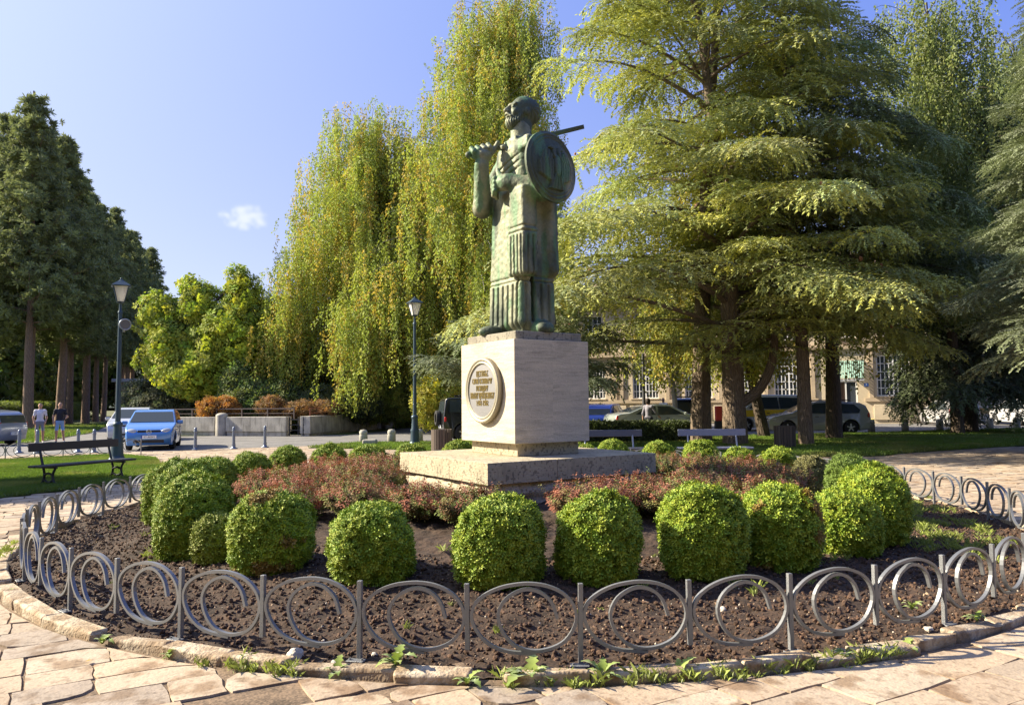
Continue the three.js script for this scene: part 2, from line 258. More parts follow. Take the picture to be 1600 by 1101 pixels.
// kerb of rough limestone round the bed
{
  const t = thing('bed_kerb', 'low kerb of rough weathered limestone blocks around the flower bed', 'kerb');
  const R = RNG(5), mk = [[0.50, 0.42, 0.31], [0.41, 0.345, 0.265], [0.55, 0.47, 0.36]].map((c) => mat(c, 0.95, { map: tLime, bumpMap: tLimeB, bumpScale: 0.02 }));
  let a = -Math.PI, k = 0;
  while (a < Math.PI - 0.03) {
    const L = 0.28 + 0.42 * R(), da = L / 6.6, m = a + da / 2, gap = R() < 0.07 ? 0.25 : 0.012, s = 700 + k;
    const g = mergeVertices(new RoundedBoxGeometry(L - 0.012, 0.11, 0.10 + 0.06 * R(), 5, 0.022).deleteAttribute('uv').deleteAttribute('normal'), 1e-3), p = g.attributes.position;
    for (let i = 0; i < p.count; i++) { const x = p.getX(i), y = p.getY(i), z = p.getZ(i), q = 0.05; p.setXYZ(i, x + (fbm(x * 9 + s, y * 9, z * 9, 3) - 0.5) * q, y + (fbm(x * 8, y * 11 + s, z * 9, 3) - 0.5) * q * 1.6, z + (fbm(x * 9, y * 9, z * 9 + s, 3) - 0.5) * q * 1.6); }
    g.computeVertexNormals(); const gg = uvm(g); gg.computeVertexNormals();
    const o = part(k ? 'kerb_stone_' + String(k).padStart(3, '0') : 'kerb_stone', gg, mk[k % 3], t);
    o.position.set(CX + (FA + 0.17) * Math.sin(m), 0.006 + 0.035 * (R() - 0.5), CZ + (FB + 0.17) * Math.cos(m)); o.rotation.set((R() - 0.5) * 0.14, m + (R() - 0.5) * 0.06, (R() - 0.5) * 0.06);
    a += da + gap * (gap > 0.1 ? 0.12 : 0.1); k++;
  }
}
// soil of the bed: a low mound with crumbs and clods
const soilH = (x, z) => { const r = rho(x, z); return 0.02 + 0.30 * sstep(1.0, 0.22, r); };
const soilTop = (x, z) => soilH(x, z) + (fbm(x * 2.2, z * 2.2, 3, 3) - 0.5) * 0.07 + (fbm(x * 9, z * 9, 5, 3) - 0.5) * 0.06 + (n3(x * 30, z * 30, 9) - 0.5) * 0.03;
{
  const NR = 200, NA = 560, pos = [CX, soilTop(CX, CZ), CZ], uv = [CX, CZ], idx = [];
  for (let i = 1; i <= NR; i++) { const r = Math.pow(i / NR, 0.75); for (let k = 0; k < NA; k++) { const a = k / NA * Math.PI * 2, x = CX + (FA + 0.14) * r * Math.sin(a), z = CZ + (FB + 0.14) * r * Math.cos(a); pos.push(x, soilTop(x, z), z); uv.push(x, z); } }
  for (let k = 0; k < NA; k++) idx.push(0, 1 + k, 1 + (k + 1) % NA);
  for (let i = 1; i < NR; i++) for (let k = 0; k < NA; k++) { const a = 1 + (i - 1) * NA + k, b = 1 + (i - 1) * NA + (k + 1) % NA, c = a + NA, d = b + NA; idx.push(a, c, b, b, c, d); }
  struct('soil_bed', geoFrom(pos, idx, null, uv), mSoil);
  const lump = (s, det) => { const g = new THREE.IcosahedronGeometry(1, det), p = g.attributes.position; for (let i = 0; i < p.count; i++) { const v = V3().fromBufferAttribute(p, i), k = 0.7 + 0.6 * n3(v.x * 1.6 + s, v.y * 1.6, v.z * 1.6); p.setXYZ(i, v.x * k, v.y * k * 0.75, v.z * k); } g.computeVertexNormals(); return g; };
  const R = RNG(21), mk = (n, lo, hi, pw, colf, front) => { const ms = [], cs = []; while (ms.length < n) {
    const a = (front ? (R() - 0.5) * 4.2 : R() * 6.283), r = Math.sqrt(front ? lerp(0.38, 0.99, R()) : R() * 0.985), x = CX + (FA + 0.12) * r * Math.sin(a), z = CZ + (FB + 0.12) * r * Math.cos(a), s = lo + (hi - lo) * Math.pow(R(), pw);
    ms.push(M4(V3(x, soilTop(x, z) + s * 0.2, z), new THREE.Quaternion().setFromEuler(new THREE.Euler(R() * 6, R() * 6, R() * 6)), V3(s * (0.7 + R() * 0.6), s * (0.6 + R() * 0.5), s))); cs.push(colf(R)); } return [ms, cs]; };
  const cl = mk(60000, 0.004, 0.025, 3.4, (r) => { const k = 0.6 + 0.9 * r(); return rgb(0.08 * k, 0.045 * k, 0.028 * k); }, true);
  let o = inst('soil_clods', lump(1, 0), mat([1, 1, 1], 0.97), cl[0], cl[1], null, 'stuff'); o.userData.label = 'dark brown crumbs and clods of soil in the flower bed'; o.userData.category = 'soil';
  const pb = mk(10000, 0.003, 0.012, 2.6, (r) => { const k = 0.5 + 0.8 * r(), w = r(); return w < 0.5 ? rgb(0.40 * k, 0.28 * k, 0.18 * k) : w < 0.8 ? rgb(0.30 * k, 0.19 * k, 0.115 * k) : rgb(0.55 * k, 0.48 * k, 0.38 * k); }, true);
  o = inst('pebbles', lump(7, 0), mat([1, 1, 1], 0.9), pb[0], pb[1], null, 'stuff'); o.userData.label = 'small pale pebbles and wood chips scattered on the soil'; o.userData.category = 'pebbles';
  // a few loose white stones by the kerb
  const lm = mat([0.72, 0.66, 0.58], 0.9, { bumpMap: tLimeB, bumpScale: 0.01 });
  [[-1.42, -5.0, 0.055, 'fist-sized white stone lying on the soil inside the kerb gap'], [-1.12, -4.83, 0.03, 'small white pebble beside the kerb gap'], [1.6, -5.9, 0.028, 'small bright white pebble on the soil behind the scroll fence'], [-0.9, -4.95, 0.022, 'tiny pale chip of stone on the soil near a fence foot'], [2.9, -5.4, 0.03, 'flat pale stone on soil near the weeds']].forEach(([x, z, s, l], i) => {
    const m = struct('loose_stone', uvm(lump(30 + i, 2)), lm, undefined); delete m.userData.kind; m.scale.setScalar(s); m.position.set(x, soilTop(x, z) + s * 0.45, z); m.userData.label = l; m.userData.category = 'stone'; });
}
// grass of the lawns
{
  const R = RNG(31), pos = [], idx = [], N = 9;
  for (let i = 0; i < N; i++) { const a = R() * 6.283, r = 0.05 * Math.sqrt(R()), x = Math.cos(a) * r, z = Math.sin(a) * r, b = R() * 6.283, h = 0.035 + 0.045 * R(), w = 0.004, lx = Math.cos(b) * 0.035 * R(), lz = Math.sin(b) * 0.035 * R(), o = pos.length / 3;
    pos.push(x - w * Math.sin(b), 0, z + w * Math.cos(b), x + w * Math.sin(b), 0, z - w * Math.cos(b), x + lx * 0.4, h * 0.6, z + lz * 0.4, x + lx * 1.4, h, z + lz * 1.4); idx.push(o, o + 1, o + 2, o + 2, o + 1, o + 3); }
  const tuft = geoFrom(pos, idx), gm = leafMat([1, 1, 1], { transmission: 0.3 });
  const fill = (P, n, s0, s1, zmin, zmax) => { const xs = P.map((p) => p[0]), zs = P.map((p) => p[1]), x0 = Math.min(...xs), x1 = Math.max(...xs), z0 = Math.max(zmin, Math.min(...zs)), z1 = Math.min(zmax, Math.max(...zs)), ms = [], cs = [];
    for (let t = 0; t < n * 6 && ms.length < n; t++) { const x = lerp(x0, x1, R()), z = lerp(z0, z1, R()); if (!polyIn(x, z, P) || Math.abs(x) > -z * 0.75) continue; const s = lerp(s0, s1, R()), k = 0.65 + 0.7 * fbm(x * 1.1, z * 1.1, 2, 3), y = sstep(0.5, 0.72, fbm(x * 0.8, z * 0.8, 7, 3));
      ms.push(M4(V3(x, 0.018, z), new THREE.Quaternion().setFromAxisAngle(UPV, R() * 6.28), V3(s * 1.2, s, s * 1.2))); cs.push(rgb(lerp(0.15, 0.24, y) * k, lerp(0.24, 0.27, y) * k, lerp(0.022, 0.05, y) * k)); } return [ms, cs]; };
  for (const [nm, P, n, a, b, zi, za, l] of [['grass', lawnL, 26000, 0.9, 1.5, -26, -10, 'short green grass of the small lawn behind the dark bench'], ['grass', lawnB, 42000, 1.0, 2.0, -38, -20, 'shaded green grass under the cedar trees'], ['grass', verge, 9000, 1.6, 3, -60, -30, 'dry grass verge under the pine row']]) {
    const [ms, cs] = fill(P, n, a, b, zi, za), o = inst(numbered(nm), tuft, gm, ms, cs, null, 'stuff'); o.userData.label = l; o.userData.category = 'grass'; }
}
// ------------------------------------------------------------------ monument
const TURN = -0.995;                                         // the monument's front looks left and towards the viewer
const tTrav = tex(512, (u, v) => { const b = fbm(u * 3, v * 40, 2, 4, 0), c = fbm(u * 9, v * 120, 5, 3, 0), d = sstep(0.6, 0.75, fbm(u * 7, v * 60, 11, 3)), e = n3(u * 260, v * 260, 4, 260), f = sstep(0.63, 0.7, fbm(u * 3, v * 14, 41, 4)); const k = 0.84 + 0.26 * (b - 0.5) + 0.24 * (c - 0.5) - 0.1 * d - 0.13 * f + 0.2 * (e - 0.5); return [k, k * lerp(0.965, 0.94, b), k * lerp(0.9, 0.85, b)]; }, true, 1.9);
const tTravB = tex(512, (u, v) => { const c = fbm(u * 9, v * 110, 5, 3, 0), e = n3(u * 200, v * 200, 4, 200), p = sstep(0.74, 0.82, n3(u * 60, v * 130, 8)); const k = 0.55 + 0.5 * (c - 0.5) + 0.25 * (e - 0.5) - 0.5 * p; return [k, k, k]; }, false, 1.9);
const mTrav = mat([0.63, 0.575, 0.48], 0.82, { map: tTrav, bumpMap: tTravB, bumpScale: 0.004 });
const tPit = tex(512, (u, v) => { const a = fbm(u * 6, v * 6, 3, 4, 6), p = sstep(0.7, 0.78, n3(u * 42, v * 42, 8, 42)), q = sstep(0.55, 0.75, fbm(u * 16, v * 3, 12, 4, 16)), e = n3(u * 200, v * 200, 2, 200); const k = (0.8 + 0.3 * (a - 0.5) + 0.14 * (e - 0.5)) * lerp(1, 0.55, p) * lerp(1, 0.84, q); return [k, k * 0.96, k * 0.87]; }, true, 1.1);
const mSlab = mat([0.50, 0.44, 0.335], 0.88, { map: tPit, bumpMap: tTravB, bumpScale: 0.006 });
const mCap = mat([0.33, 0.31, 0.27], 0.9, { map: tPit, bumpMap: tNoiseB, bumpScale: 0.006 });
const mRough = mat([0.60, 0.52, 0.41], 0.96, { map: tPit, bumpMap: tLimeB, bumpScale: 0.03 });
const PX = 0.169, PZ = -11.37;
{
  const t = thing('pedestal', 'square travertine pedestal on a stone slab with a round bronze plaque', 'pedestal', [PX, 0, PZ], TURN);
  // rough foundation
  const fg = new THREE.BoxGeometry(2.42, 0.46, 2.66, 60, 12, 64), fp = fg.attributes.position;
  for (let i = 0; i < fp.count; i++) { const x = fp.getX(i), y = fp.getY(i), z = fp.getZ(i), k = 0.035 + 0.02 * Math.sin(y * 16), q = (fbm(x * 5 + 3, y * 7, z * 5, 4) - 0.5) * 0.13 - 0.01 - 0.04 * Math.cos(y * 9) ** 8;
    fp.setXYZ(i, x + Math.sign(x) * (Math.abs(x) > 1.2 ? q + k : 0), y + (fbm(x * 6, y * 6, z * 6, 2) - 0.5) * (y > 0.22 ? 0 : 0.03), z + Math.sign(z) * (Math.abs(z) > 1.32 ? q + k : 0)); }
  fg.translate(0, 0.36, 0); fg.computeVertexNormals(); const f2 = uvm(fg); part('foundation', f2, mRough, t);
  // slab of four blocks with open joints
  const W = 2.62, L = 2.86, y0 = 0.594, h = 0.278;
  for (const [x0, x1, z0, z1] of [[-W / 2, W / 2 - 1.02, -0.75 + 0.0, L / 2], [W / 2 - 1.02, W / 2, 0.35, L / 2], [W / 2 - 1.02, W / 2, -L / 2, 0.35], [-W / 2, W / 2 - 1.02, -L / 2, -0.75]])
    part('slab_block', uvm(box(x1 - x0 - 0.004, h, z1 - z0 - 0.004, (x0 + x1) / 2, y0 + h / 2, (z0 + z1) / 2, 0.008)), mSlab, t);
  part('plinth_neck', uvm(box(1.27, 0.19, 1.07, 0, 0.872 + 0.095, 0, 0.01)), mSlab, t);
  part('pedestal_block', uvm(box(1.5, 1.45, 1.3, 0, 1.055 + 0.725, 0, 0.008)), mTrav, t);
  part('cap', uvm(box(1.36, 0.12, 1.16, 0, 2.507 + 0.06, 0, 0.015)), mCap, t);
  // round plaque on the front
  const mRim = mat([0.33, 0.295, 0.22], 0.5, { metalness: 0.35, bumpMap: tNoiseB, bumpScale: 0.002 }), mPl = mat([0.235, 0.23, 0.235], 0.55, { metalness: 0.3, bumpMap: tNoiseB, bumpScale: 0.002 }), mLet = mat([0.34, 0.26, 0.10], 0.4, { metalness: 0.5 });
  const med = part('plaque', lathe([[0, 0.085], [0.385, 0.085], [0.385, 0.06], [0.3, 0]], 64), mPl, t);
  const rim = part('plaque_rim', lathe([[0.382, 0.08], [0.39, 0.105], [0.405, 0.112], [0.418, 0.098], [0.428, 0.098], [0.445, 0.118], [0.465, 0.112], [0.478, 0.09], [0.478, 0], [0.3, 0]], 72), mRim, med);
  med.rotation.x = Math.PI / 2; med.scale.y = 0.75; med.position.set(-0.02, 1.80, 0.648);
  const font = await new FontLoader().loadAsync('fonts/droid/droid_serif_regular.typeface.json');
  const lines = [['ЦЕТИЊЕ', 0.205, 0.068], ['СВОМ ОСНИВАЧУ', 0.10, 0.062], ['ГОСПОДАРУ', -0.005, 0.064], ['ИВАНУ ЦРНОЈЕВИЋУ', -0.115, 0.07], ['1482-1982', -0.215, 0.058]];
  for (const [s, y, size] of lines) { const g = new TextGeometry(s, { font, size, depth: 0.012, curveSegments: 3 }); g.computeBoundingBox(); const w = g.boundingBox.max.x, wm = s.length > 14 ? 0.68 : s.length > 11 ? 0.56 : 0.34; g.scale(wm / w, 1.25, 1); g.translate(-wm / 2, 0, 0); g.rotateX(-Math.PI / 2); g.translate(0, 0.084, -y); part('inscription', g, mLet, med); }
}

// ------------------------------------------------------------------ bronze statue; x = his left, z = forward
{
  const t = thing('bronze_statue', 'green-brown bronze statue of a robed bearded warrior with shield and sword', 'statue', [PX, 2.624, PZ], TURN);
  // sword line over the right shoulder
  const P0 = V3(-0.33, 2.76, 0.72), P1 = V3(0.25, 3.36, -1.06), ax = V3().subVectors(P1, P0).normalize();
  const e1 = V3(0, 1, 0).addScaledVector(ax, -ax.y).normalize(), e2 = V3().crossVectors(ax, e1);
  const fingers = [];
  for (let i = 0; i < 4; i++) { const c = P0.clone().addScaledVector(ax, 0.055 + 0.088 * i), r = 0.072 + 0.006 * Math.sin(i), pts = []; for (const dg of [-150, -80, -10, 50, 105]) { const a = dg * D2R; pts.push(c.clone().addScaledVector(e1, Math.cos(a) * r).addScaledVector(e2, -Math.sin(a) * r)); } fingers.push(pts.map((p) => p.toArray())); }
  const hc = P0.clone().addScaledVector(ax, 0.19).addScaledVector(e1, -0.07).addScaledVector(e2, 0.03).toArray();
  const th = [P0.clone().addScaledVector(ax, 0.38).addScaledVector(e1, -0.03).toArray(), P0.clone().addScaledVector(ax, 0.47).addScaledVector(e1, 0.06).addScaledVector(e2, 0.04).toArray()];
  const elbowR = [-0.46, 2.0, 0.42], wristR = [hc[0] - 0.02, hc[1] - 0.14, hc[2] + 0.02];
  const groove = (s, p) => Math.pow(Math.abs(Math.cos(Math.PI * s / p)), 10);
  const body = (x, y, z) => {
    if (y > 3.4) return Math.max(y - 3.2, 0.15);
    // long coat: a rounded block that narrows upwards
    const hx = lerp(0.47, 0.42, clamp(y / 2)), hz = lerp(0.335, 0.285, clamp(y / 2)), zc = 0.015;
    let d = sdBox(x, y - 1.14, z - zc, hx, 1.05, hz, 0.085);
    const front = Math.abs(z - zc) / hz > Math.abs(x) / hx - 0.12 && z > 0, s = front ? x : z;
    if (y < 0.76) d += 0.04 * groove(s + 0.02, 0.135) * sstep(0.76, 0.70, y) * (front && x > 0.33 ? 0 : 1) - 0.012;
    d += 0.02 * (Math.exp(-(((y - 0.835) / 0.014) ** 2)) + Math.exp(-(((y - 0.765) / 0.012) ** 2)));
    d = smax(d, -sdBox(x - 0.45, y - 0.42, z - 0.13, 0.12, 0.44, 0.028, 0.02), 0.03);                 // slit in the coat's side
    d = smax(d, -sdBox(x - 0.36, y - 0.42, z - 0.36, 0.022, 0.44, 0.1, 0.015), 0.03);
    // torso and shoulders
    let b = sdBox(x, y - 2.36, z, 0.40, 0.6, 0.25, 0.16);
    b = smin(b, sdCap(x, y, z, [-0.33, 2.76, -0.02], [0.33, 2.78, -0.02], 0.185, 0.185), 0.12);
    const fold = y - 2.52 - 0.28 * x + 0.22 * (x + 0.1) * (x + 0.1);
    if (z > 0) for (const o of [0, 0.1, 0.2]) b += 0.028 * Math.exp(-(((fold - o + 0.08) / 0.016) ** 2)) * sstep(0.4, 0.2, x);
    d = smin(d, b, 0.1);
    // neck, stand-up collar, cape over the left shoulder
    d = smin(d, sdCap(x, y, z, [0, 2.82, 0.0], [0.0, 3.2, 0.0], 0.17, 0.155), 0.06);
    d = smin(d, sdBox(x - 0.06, y - 2.89, z - 0.13, 0.17, 0.1, 0.12, 0.03), 0.03);
    d = smax(d, -sdBox(x + 0.02, y - 3.0, z - 0.27, 0.05, 0.16, 0.05, 0.015), 0.02);
    d = smin(d, sdBox(x - 0.34, y - 2.83, z + 0.02, 0.2, 0.1, 0.27, 0.05), 0.04);
    d = smin(d, sdBox(x - 0.1, y - 2.2, z + 0.27, 0.36, 0.72, 0.06, 0.05), 0.08);                      // cape down the back
    // right arm, raised to the shoulder
    let a = sdCap(x, y, z, [-0.42, 2.72, 0.0], elbowR, 0.175, 0.15);
    a = smin(a, sdCap(x, y, z, elbowR, wristR, 0.145, 0.108), 0.05);
    a = smin(a, sdEll(x, y, z, hc, [0.115, 0.10, 0.13]), 0.06);
    if (Math.hypot(x - hc[0], y - hc[1], z - hc[2]) < 0.42) for (const f of fingers) for (let i = 0; i < 4; i++) a = smin(a, sdCap(x, y, z, f[i], f[i + 1], 0.041, i > 2 ? 0.033 : 0.041), 0.012);
    a = smin(a, sdCap(x, y, z, th[0], th[1], 0.045, 0.036), 0.02);
    d = smin(d, a, 0.035);
    // left arm bent across the belly, hand gathering the coat
    let l = sdCap(x, y, z, [0.42, 2.7, -0.02], [0.60, 2.1, 0.06], 0.18, 0.17);
    l = smin(l, sdCap(x, y, z, [0.60, 2.1, 0.06], [0.24, 2.24, 0.40], 0.17, 0.13), 0.05);
    l = smin(l, sdEll(x, y, z, [0.13, 2.25, 0.45], [0.14, 0.125, 0.10]), 0.05);
    if (Math.hypot(x - 0.05, y - 2.25, z - 0.47) < 0.4) for (let i = 0; i < 4; i++) { const yy = 2.31 - 0.062 * i; l = smin(l, sdCap(x, y, z, [0.10, yy, 0.54], [-0.05 + 0.012 * i, yy - 0.03, 0.49], 0.042, 0.038), 0.012); l = smin(l, sdCap(x, y, z, [-0.05 + 0.012 * i, yy - 0.03, 0.49], [-0.07, yy - 0.05, 0.40], 0.038, 0.033), 0.012); }
    l = smin(l, sdCap(x, y, z, [0.13, 2.33, 0.46], [0.02, 2.47, 0.44], 0.05, 0.032), 0.03);
    d = smin(d, l, 0.03);
    // cloth hanging from the left forearm
    const wd = y < 1.5 ? 0.015 : 0;
    let c = sdBox(x - 0.43, y - 1.48, z - 0.27, 0.20 + wd, 0.66, 0.135 + wd, 0.06);
    const cs = z - 0.27 > 0.1 ? x : z;
    if (y < 1.44) c += 0.034 * groove(cs + 0.03, 0.088) * sstep(1.44, 1.38, y);
    c += 0.02 * (Math.exp(-(((y - 1.535) / 0.012) ** 2)) + Math.exp(-(((y - 1.455) / 0.012) ** 2)));
    d = smin(d, c, 0.025);
    // second fold further back on the left side
    d = smin(d, sdCap(x, y, z, [0.40, 2.0, -0.2], [0.45, 0.95, -0.24], 0.12, 0.10), 0.08);
    // feet
    d = smin(d, sdEll(x, y, z, [-0.2, 0.05, 0.43], [0.13, 0.10, 0.22]), 0.05);
    d = smin(d, sdEll(x, y, z, [0.52, 0.06, 0.02], [0.22, 0.13, 0.17]), 0.05);
    d = smin(d, sdBox(x, y - 0.06, z, 0.40, 0.07, 0.27, 0.03), 0.05);
    d = Math.max(d, -y); if (d > 0.03 || d < -0.03) return d;
    return d + (fbm(x * 16, y * 16, z * 16, 2) - 0.5) * 0.016 + (n3(x * 50, y * 50, z * 50) - 0.5) * 0.005;
  };
  const bg = nets(body, [-0.8, -0.03, -0.5], [0.9, 3.3, 0.9], 0.0135);
  // head: unit = head height, then scaled
  const headS = 0.565;
  const head = (x, y, z) => {
    x = Math.abs(x) + 0.0; const ox = x;
    let d = sdEll(x, y, z, [0, 0.13, -0.09], [0.325, 0.36, 0.40]);
    d = smin(d, sdEll(x, y, z, [0, -0.1, 0.12], [0.245, 0.36, 0.25]), 0.1);
    d = smin(d, sdEll(x, y, z, [0.15, -0.1, 0.22], [0.1, 0.1, 0.1]), 0.06);
    d = smax(d, -sdEll(x, y, z, [0.125, 0.025, 0.395], [0.095, 0.06, 0.08]), 0.04);
    d = smin(d, sdEll(x, y, z, [0.12, 0.02, 0.3], [0.06, 0.042, 0.05]), 0.015);
    d = smin(d, sdCap(x, y, z, [0.03, 0.10, 0.36], [0.2, 0.115, 0.28], 0.05, 0.035), 0.04);
    d = smin(d, sdCap(x, y, z, [0, 0.09, 0.355], [0, -0.085, 0.46], 0.04, 0.055), 0.035);
    d = smin(d, sdEll(x, y, z, [0.045, -0.095, 0.40], [0.045, 0.035, 0.05]), 0.02);
    // beard and moustache
    let b = sdEll(x, y, z, [0, -0.36, 0.19], [0.215, 0.19, 0.21]);
    b = smin(b, sdCap(x, y, z, [0.24, -0.02, 0.04], [0.19, -0.32, 0.14], 0.06, 0.09), 0.08);
    b += 0.022 * Math.pow(Math.abs(Math.sin(Math.atan2(x + 0.001, z) * 16 + y * 3)), 3);
    d = smin(d, b, 0.04);
    d = smin(d, sdCap(x, y, z, [0.02, -0.165, 0.41], [0.14, -0.245, 0.33], 0.042, 0.03), 0.02);
    d = smax(d, -sdEll(x, y, z, [0, -0.222, 0.42], [0.09, 0.014, 0.05]), 0.015);
    d = smin(d, sdEll(x, y, z, [0, -0.25, 0.385], [0.07, 0.025, 0.03]), 0.015);
    // ears, hair
    d = smin(d, sdEll(x, y, z, [0.315, -0.02, -0.05], [0.045, 0.105, 0.075]), 0.03);
    let h = sdEll(x, y, z, [0, 0.10, -0.17], [0.345, 0.39, 0.38]);
    h += 0.026 * Math.pow(Math.abs(Math.sin(Math.atan2(y - 0.1, z + 0.1) * 7 + ox * 9)), 2);
    h = smax(h, z - 0.12 + y * 0.25, 0.05); d = smin(d, h, 0.03);
    d = smin(d, sdCap(x, y, z, [0, -0.25, -0.1], [0, -0.75, -0.16], 0.25, 0.27), 0.06);
    if (d > 0.05 || d < -0.05) return d;
    return d + (fbm(ox * 9, y * 9, z * 9, 2) - 0.5) * 0.02;
  };
  const hg = nets(head, [-0.45, -0.72, -0.62], [0.45, 0.58, 0.58], 0.0145);
  hg.scale(headS, headS, headS); hg.applyMatrix4(new THREE.Matrix4().makeRotationFromEuler(new THREE.Euler(-0.22, -0.16, 0, 'YXZ'))); hg.translate(0.0, 3.44, -0.01);
  // patina as matter: patches and runs of verdigris over brown-black bronze
  const patina = (g, bias) => { g.computeVertexNormals(); const p = g.attributes.position, c = new Float32Array(p.count * 3); for (let i = 0; i < p.count; i++) { const x = p.getX(i), y = p.getY(i), z = p.getZ(i);
    const a = fbm(x * 3.2 + 5, y * 1.1, z * 3.2, 4), b = fbm(x * 9, y * 2.2 + 3, z * 9, 4), e = n3(x * 60, y * 60, z * 60), w = sstep(0.42, 0.62, a + bias), v = sstep(0.50, 0.68, b), k = 0.82 + 0.4 * e;
    let q = [lerp(0.062, 0.225, w), lerp(0.078, 0.23, w), lerp(0.05, 0.15, w)]; q = [lerp(q[0], 0.085, v * 0.75), lerp(q[1], 0.18, v * 0.75), lerp(q[2], 0.085, v * 0.75)]; c.set(q.map((u) => u * k), i * 3); } g.setAttribute('color', new THREE.BufferAttribute(c, 3)); return g; };
  const mBr = mat([1, 1, 1], 0.62, { vertexColors: true, metalness: 0.22, bumpMap: tNoiseB, bumpScale: 0.003 });
  patina(bg, 0.07); patina(hg, -0.16);
  part('figure', uvm(merge([bg, hg]), 1), mBr, t);
  // sword
  const sw = (() => { const q = new THREE.Quaternion().setFromUnitVectors(V3(0, 1, 0), ax), L = P0.distanceTo(P1);
    const sh = new THREE.Shape([[0, -0.043], [0.011, 0], [0, 0.043], [-0.011, 0]].map((v) => new THREE.Vector2(...v)));
    const bl = new THREE.ExtrudeGeometry(sh, { depth: L - 0.52, bevelEnabled: false, steps: 8 }); bl.rotateX(-Math.PI / 2); { const p = bl.attributes.position; for (let i = 0; i < p.count; i++) { const k = lerp(1, 0.45, clamp(p.getY(i) / (L - 0.5))); p.setX(i, p.getX(i) * k); p.setZ(i, p.getZ(i) * (0.6 + 0.4 * k)); } } bl.translate(0, 0.5, 0); bl.computeVertexNormals();
    const gs = [bl, cyl(0.036, 0.04, 0.5, 0, 0.24, 0, 12), new THREE.SphereGeometry(0.052, 16, 12).translate(0, -0.02, 0), box(0.34, 0.055, 0.06, 0, 0.5, 0, 0.018), box(0.05, 0.09, 0.06, 0, 0.53, 0, 0.015)];
    const g = merge(gs.map((v) => { v = v.clone(); return v; })); g.applyQuaternion(q); g.translate(P0.x, P0.y, P0.z); return g; })();
  part('sword', uvm(patina(sw, -0.05)), mBr, t);
  // round shield with rims and a spread eagle in relief
  const eagle = (x, y) => {
    const ax_ = Math.abs(x); let h = 0; const el = (cx, cy, rx, ry, k = 0.25) => sstep(1 + k, 1 - k, Math.hypot((ax_ - cx) / rx, (y - cy) / ry));
    h = Math.max(h, el(0, -0.02, 0.075, 0.17)); h = Math.max(h, el(0.055, 0.17, 0.035, 0.09)); h = Math.max(h, el(0.085, 0.245, 0.05, 0.032));
    h = Math.max(h, el(0.12, 0.235, 0.035, 0.012) * 0.8);
    const wx = (ax_ - 0.07) / 0.27; if (wx > 0 && wx < 1) { const top = 0.20 * Math.sin(Math.PI * Math.min(1, wx * 0.95 + 0.1)) + 0.02, bot = -0.30 + 0.12 * wx; if (y < top && y > bot) { const st = 0.55 + 0.45 * Math.pow(Math.abs(Math.sin(Math.PI * (ax_ * 17 + (y > 0.05 ? y * 6 : 0)))), 0.5); h = Math.max(h, 0.75 * st * sstep(0, 0.06, wx) * sstep(bot, bot + 0.03, y)); } }
    if (y < -0.12 && y > -0.36 && ax_ < 0.05 + (-0.12 - y) * 0.42) h = Math.max(h, 0.55 + 0.4 * Math.abs(Math.sin(Math.atan2(x, -y - 0.02) * 14)));
    h = Math.max(h, el(0.12, -0.22, 0.016, 0.09) * 0.7); return h;
  };
  const RS = 0.525, shH = (x, y) => { const r = Math.hypot(x, y); let h = 0.085 * (1 - (r / RS) ** 2); h += 0.02 * Math.exp(-(((r - 0.478) / 0.016) ** 2)) + 0.014 * Math.exp(-(((r - 0.425) / 0.010) ** 2)); if (r < 0.41) h += 0.055 * eagle(x, y) * sstep(0.41, 0.39, r); return h + (fbm(x * 25, y * 25, 4, 2) - 0.5) * 0.006; };
  const pos = [0, 0, shH(0, 0)], idx = [], NR = 110, NA = 220;
  for (let i = 1; i <= NR + 2; i++) for (let k = 0; k < NA; k++) { const r = RS * Math.min(1, i / NR), a = k / NA * 6.28318, x = Math.cos(a) * r, y = Math.sin(a) * r; i <= NR ? pos.push(x, y, shH(x, y)) : i === NR + 1 ? pos.push(x, y, -0.035) : pos.push(x * 0.9, y * 0.9, -0.02); }
  for (let k = 0; k < NA; k++) idx.push(0, 1 + k, 1 + (k + 1) % NA);
  for (let i = 0; i < NR + 1; i++) for (let k = 0; k < NA; k++) { const a = 1 + i * NA + k, b = 1 + i * NA + (k + 1) % NA; idx.push(a, a + NA, b, b, a + NA, b + NA); }
  { const c = pos.length / 3; pos.push(0, 0, 0.04); for (let k = 0; k < NA; k++) idx.push(c, 1 + (NR + 1) * NA + (k + 1) % NA, 1 + (NR + 1) * NA + k); }
  const sg = patina(geoFrom(pos, idx), -0.12); const so = part('shield', uvm(sg), mBr, t);
  so.position.set(0.76, 2.40, -0.02); so.rotation.set(-0.06, Math.PI / 2 + 0.20, 0.0, 'YXZ');
}
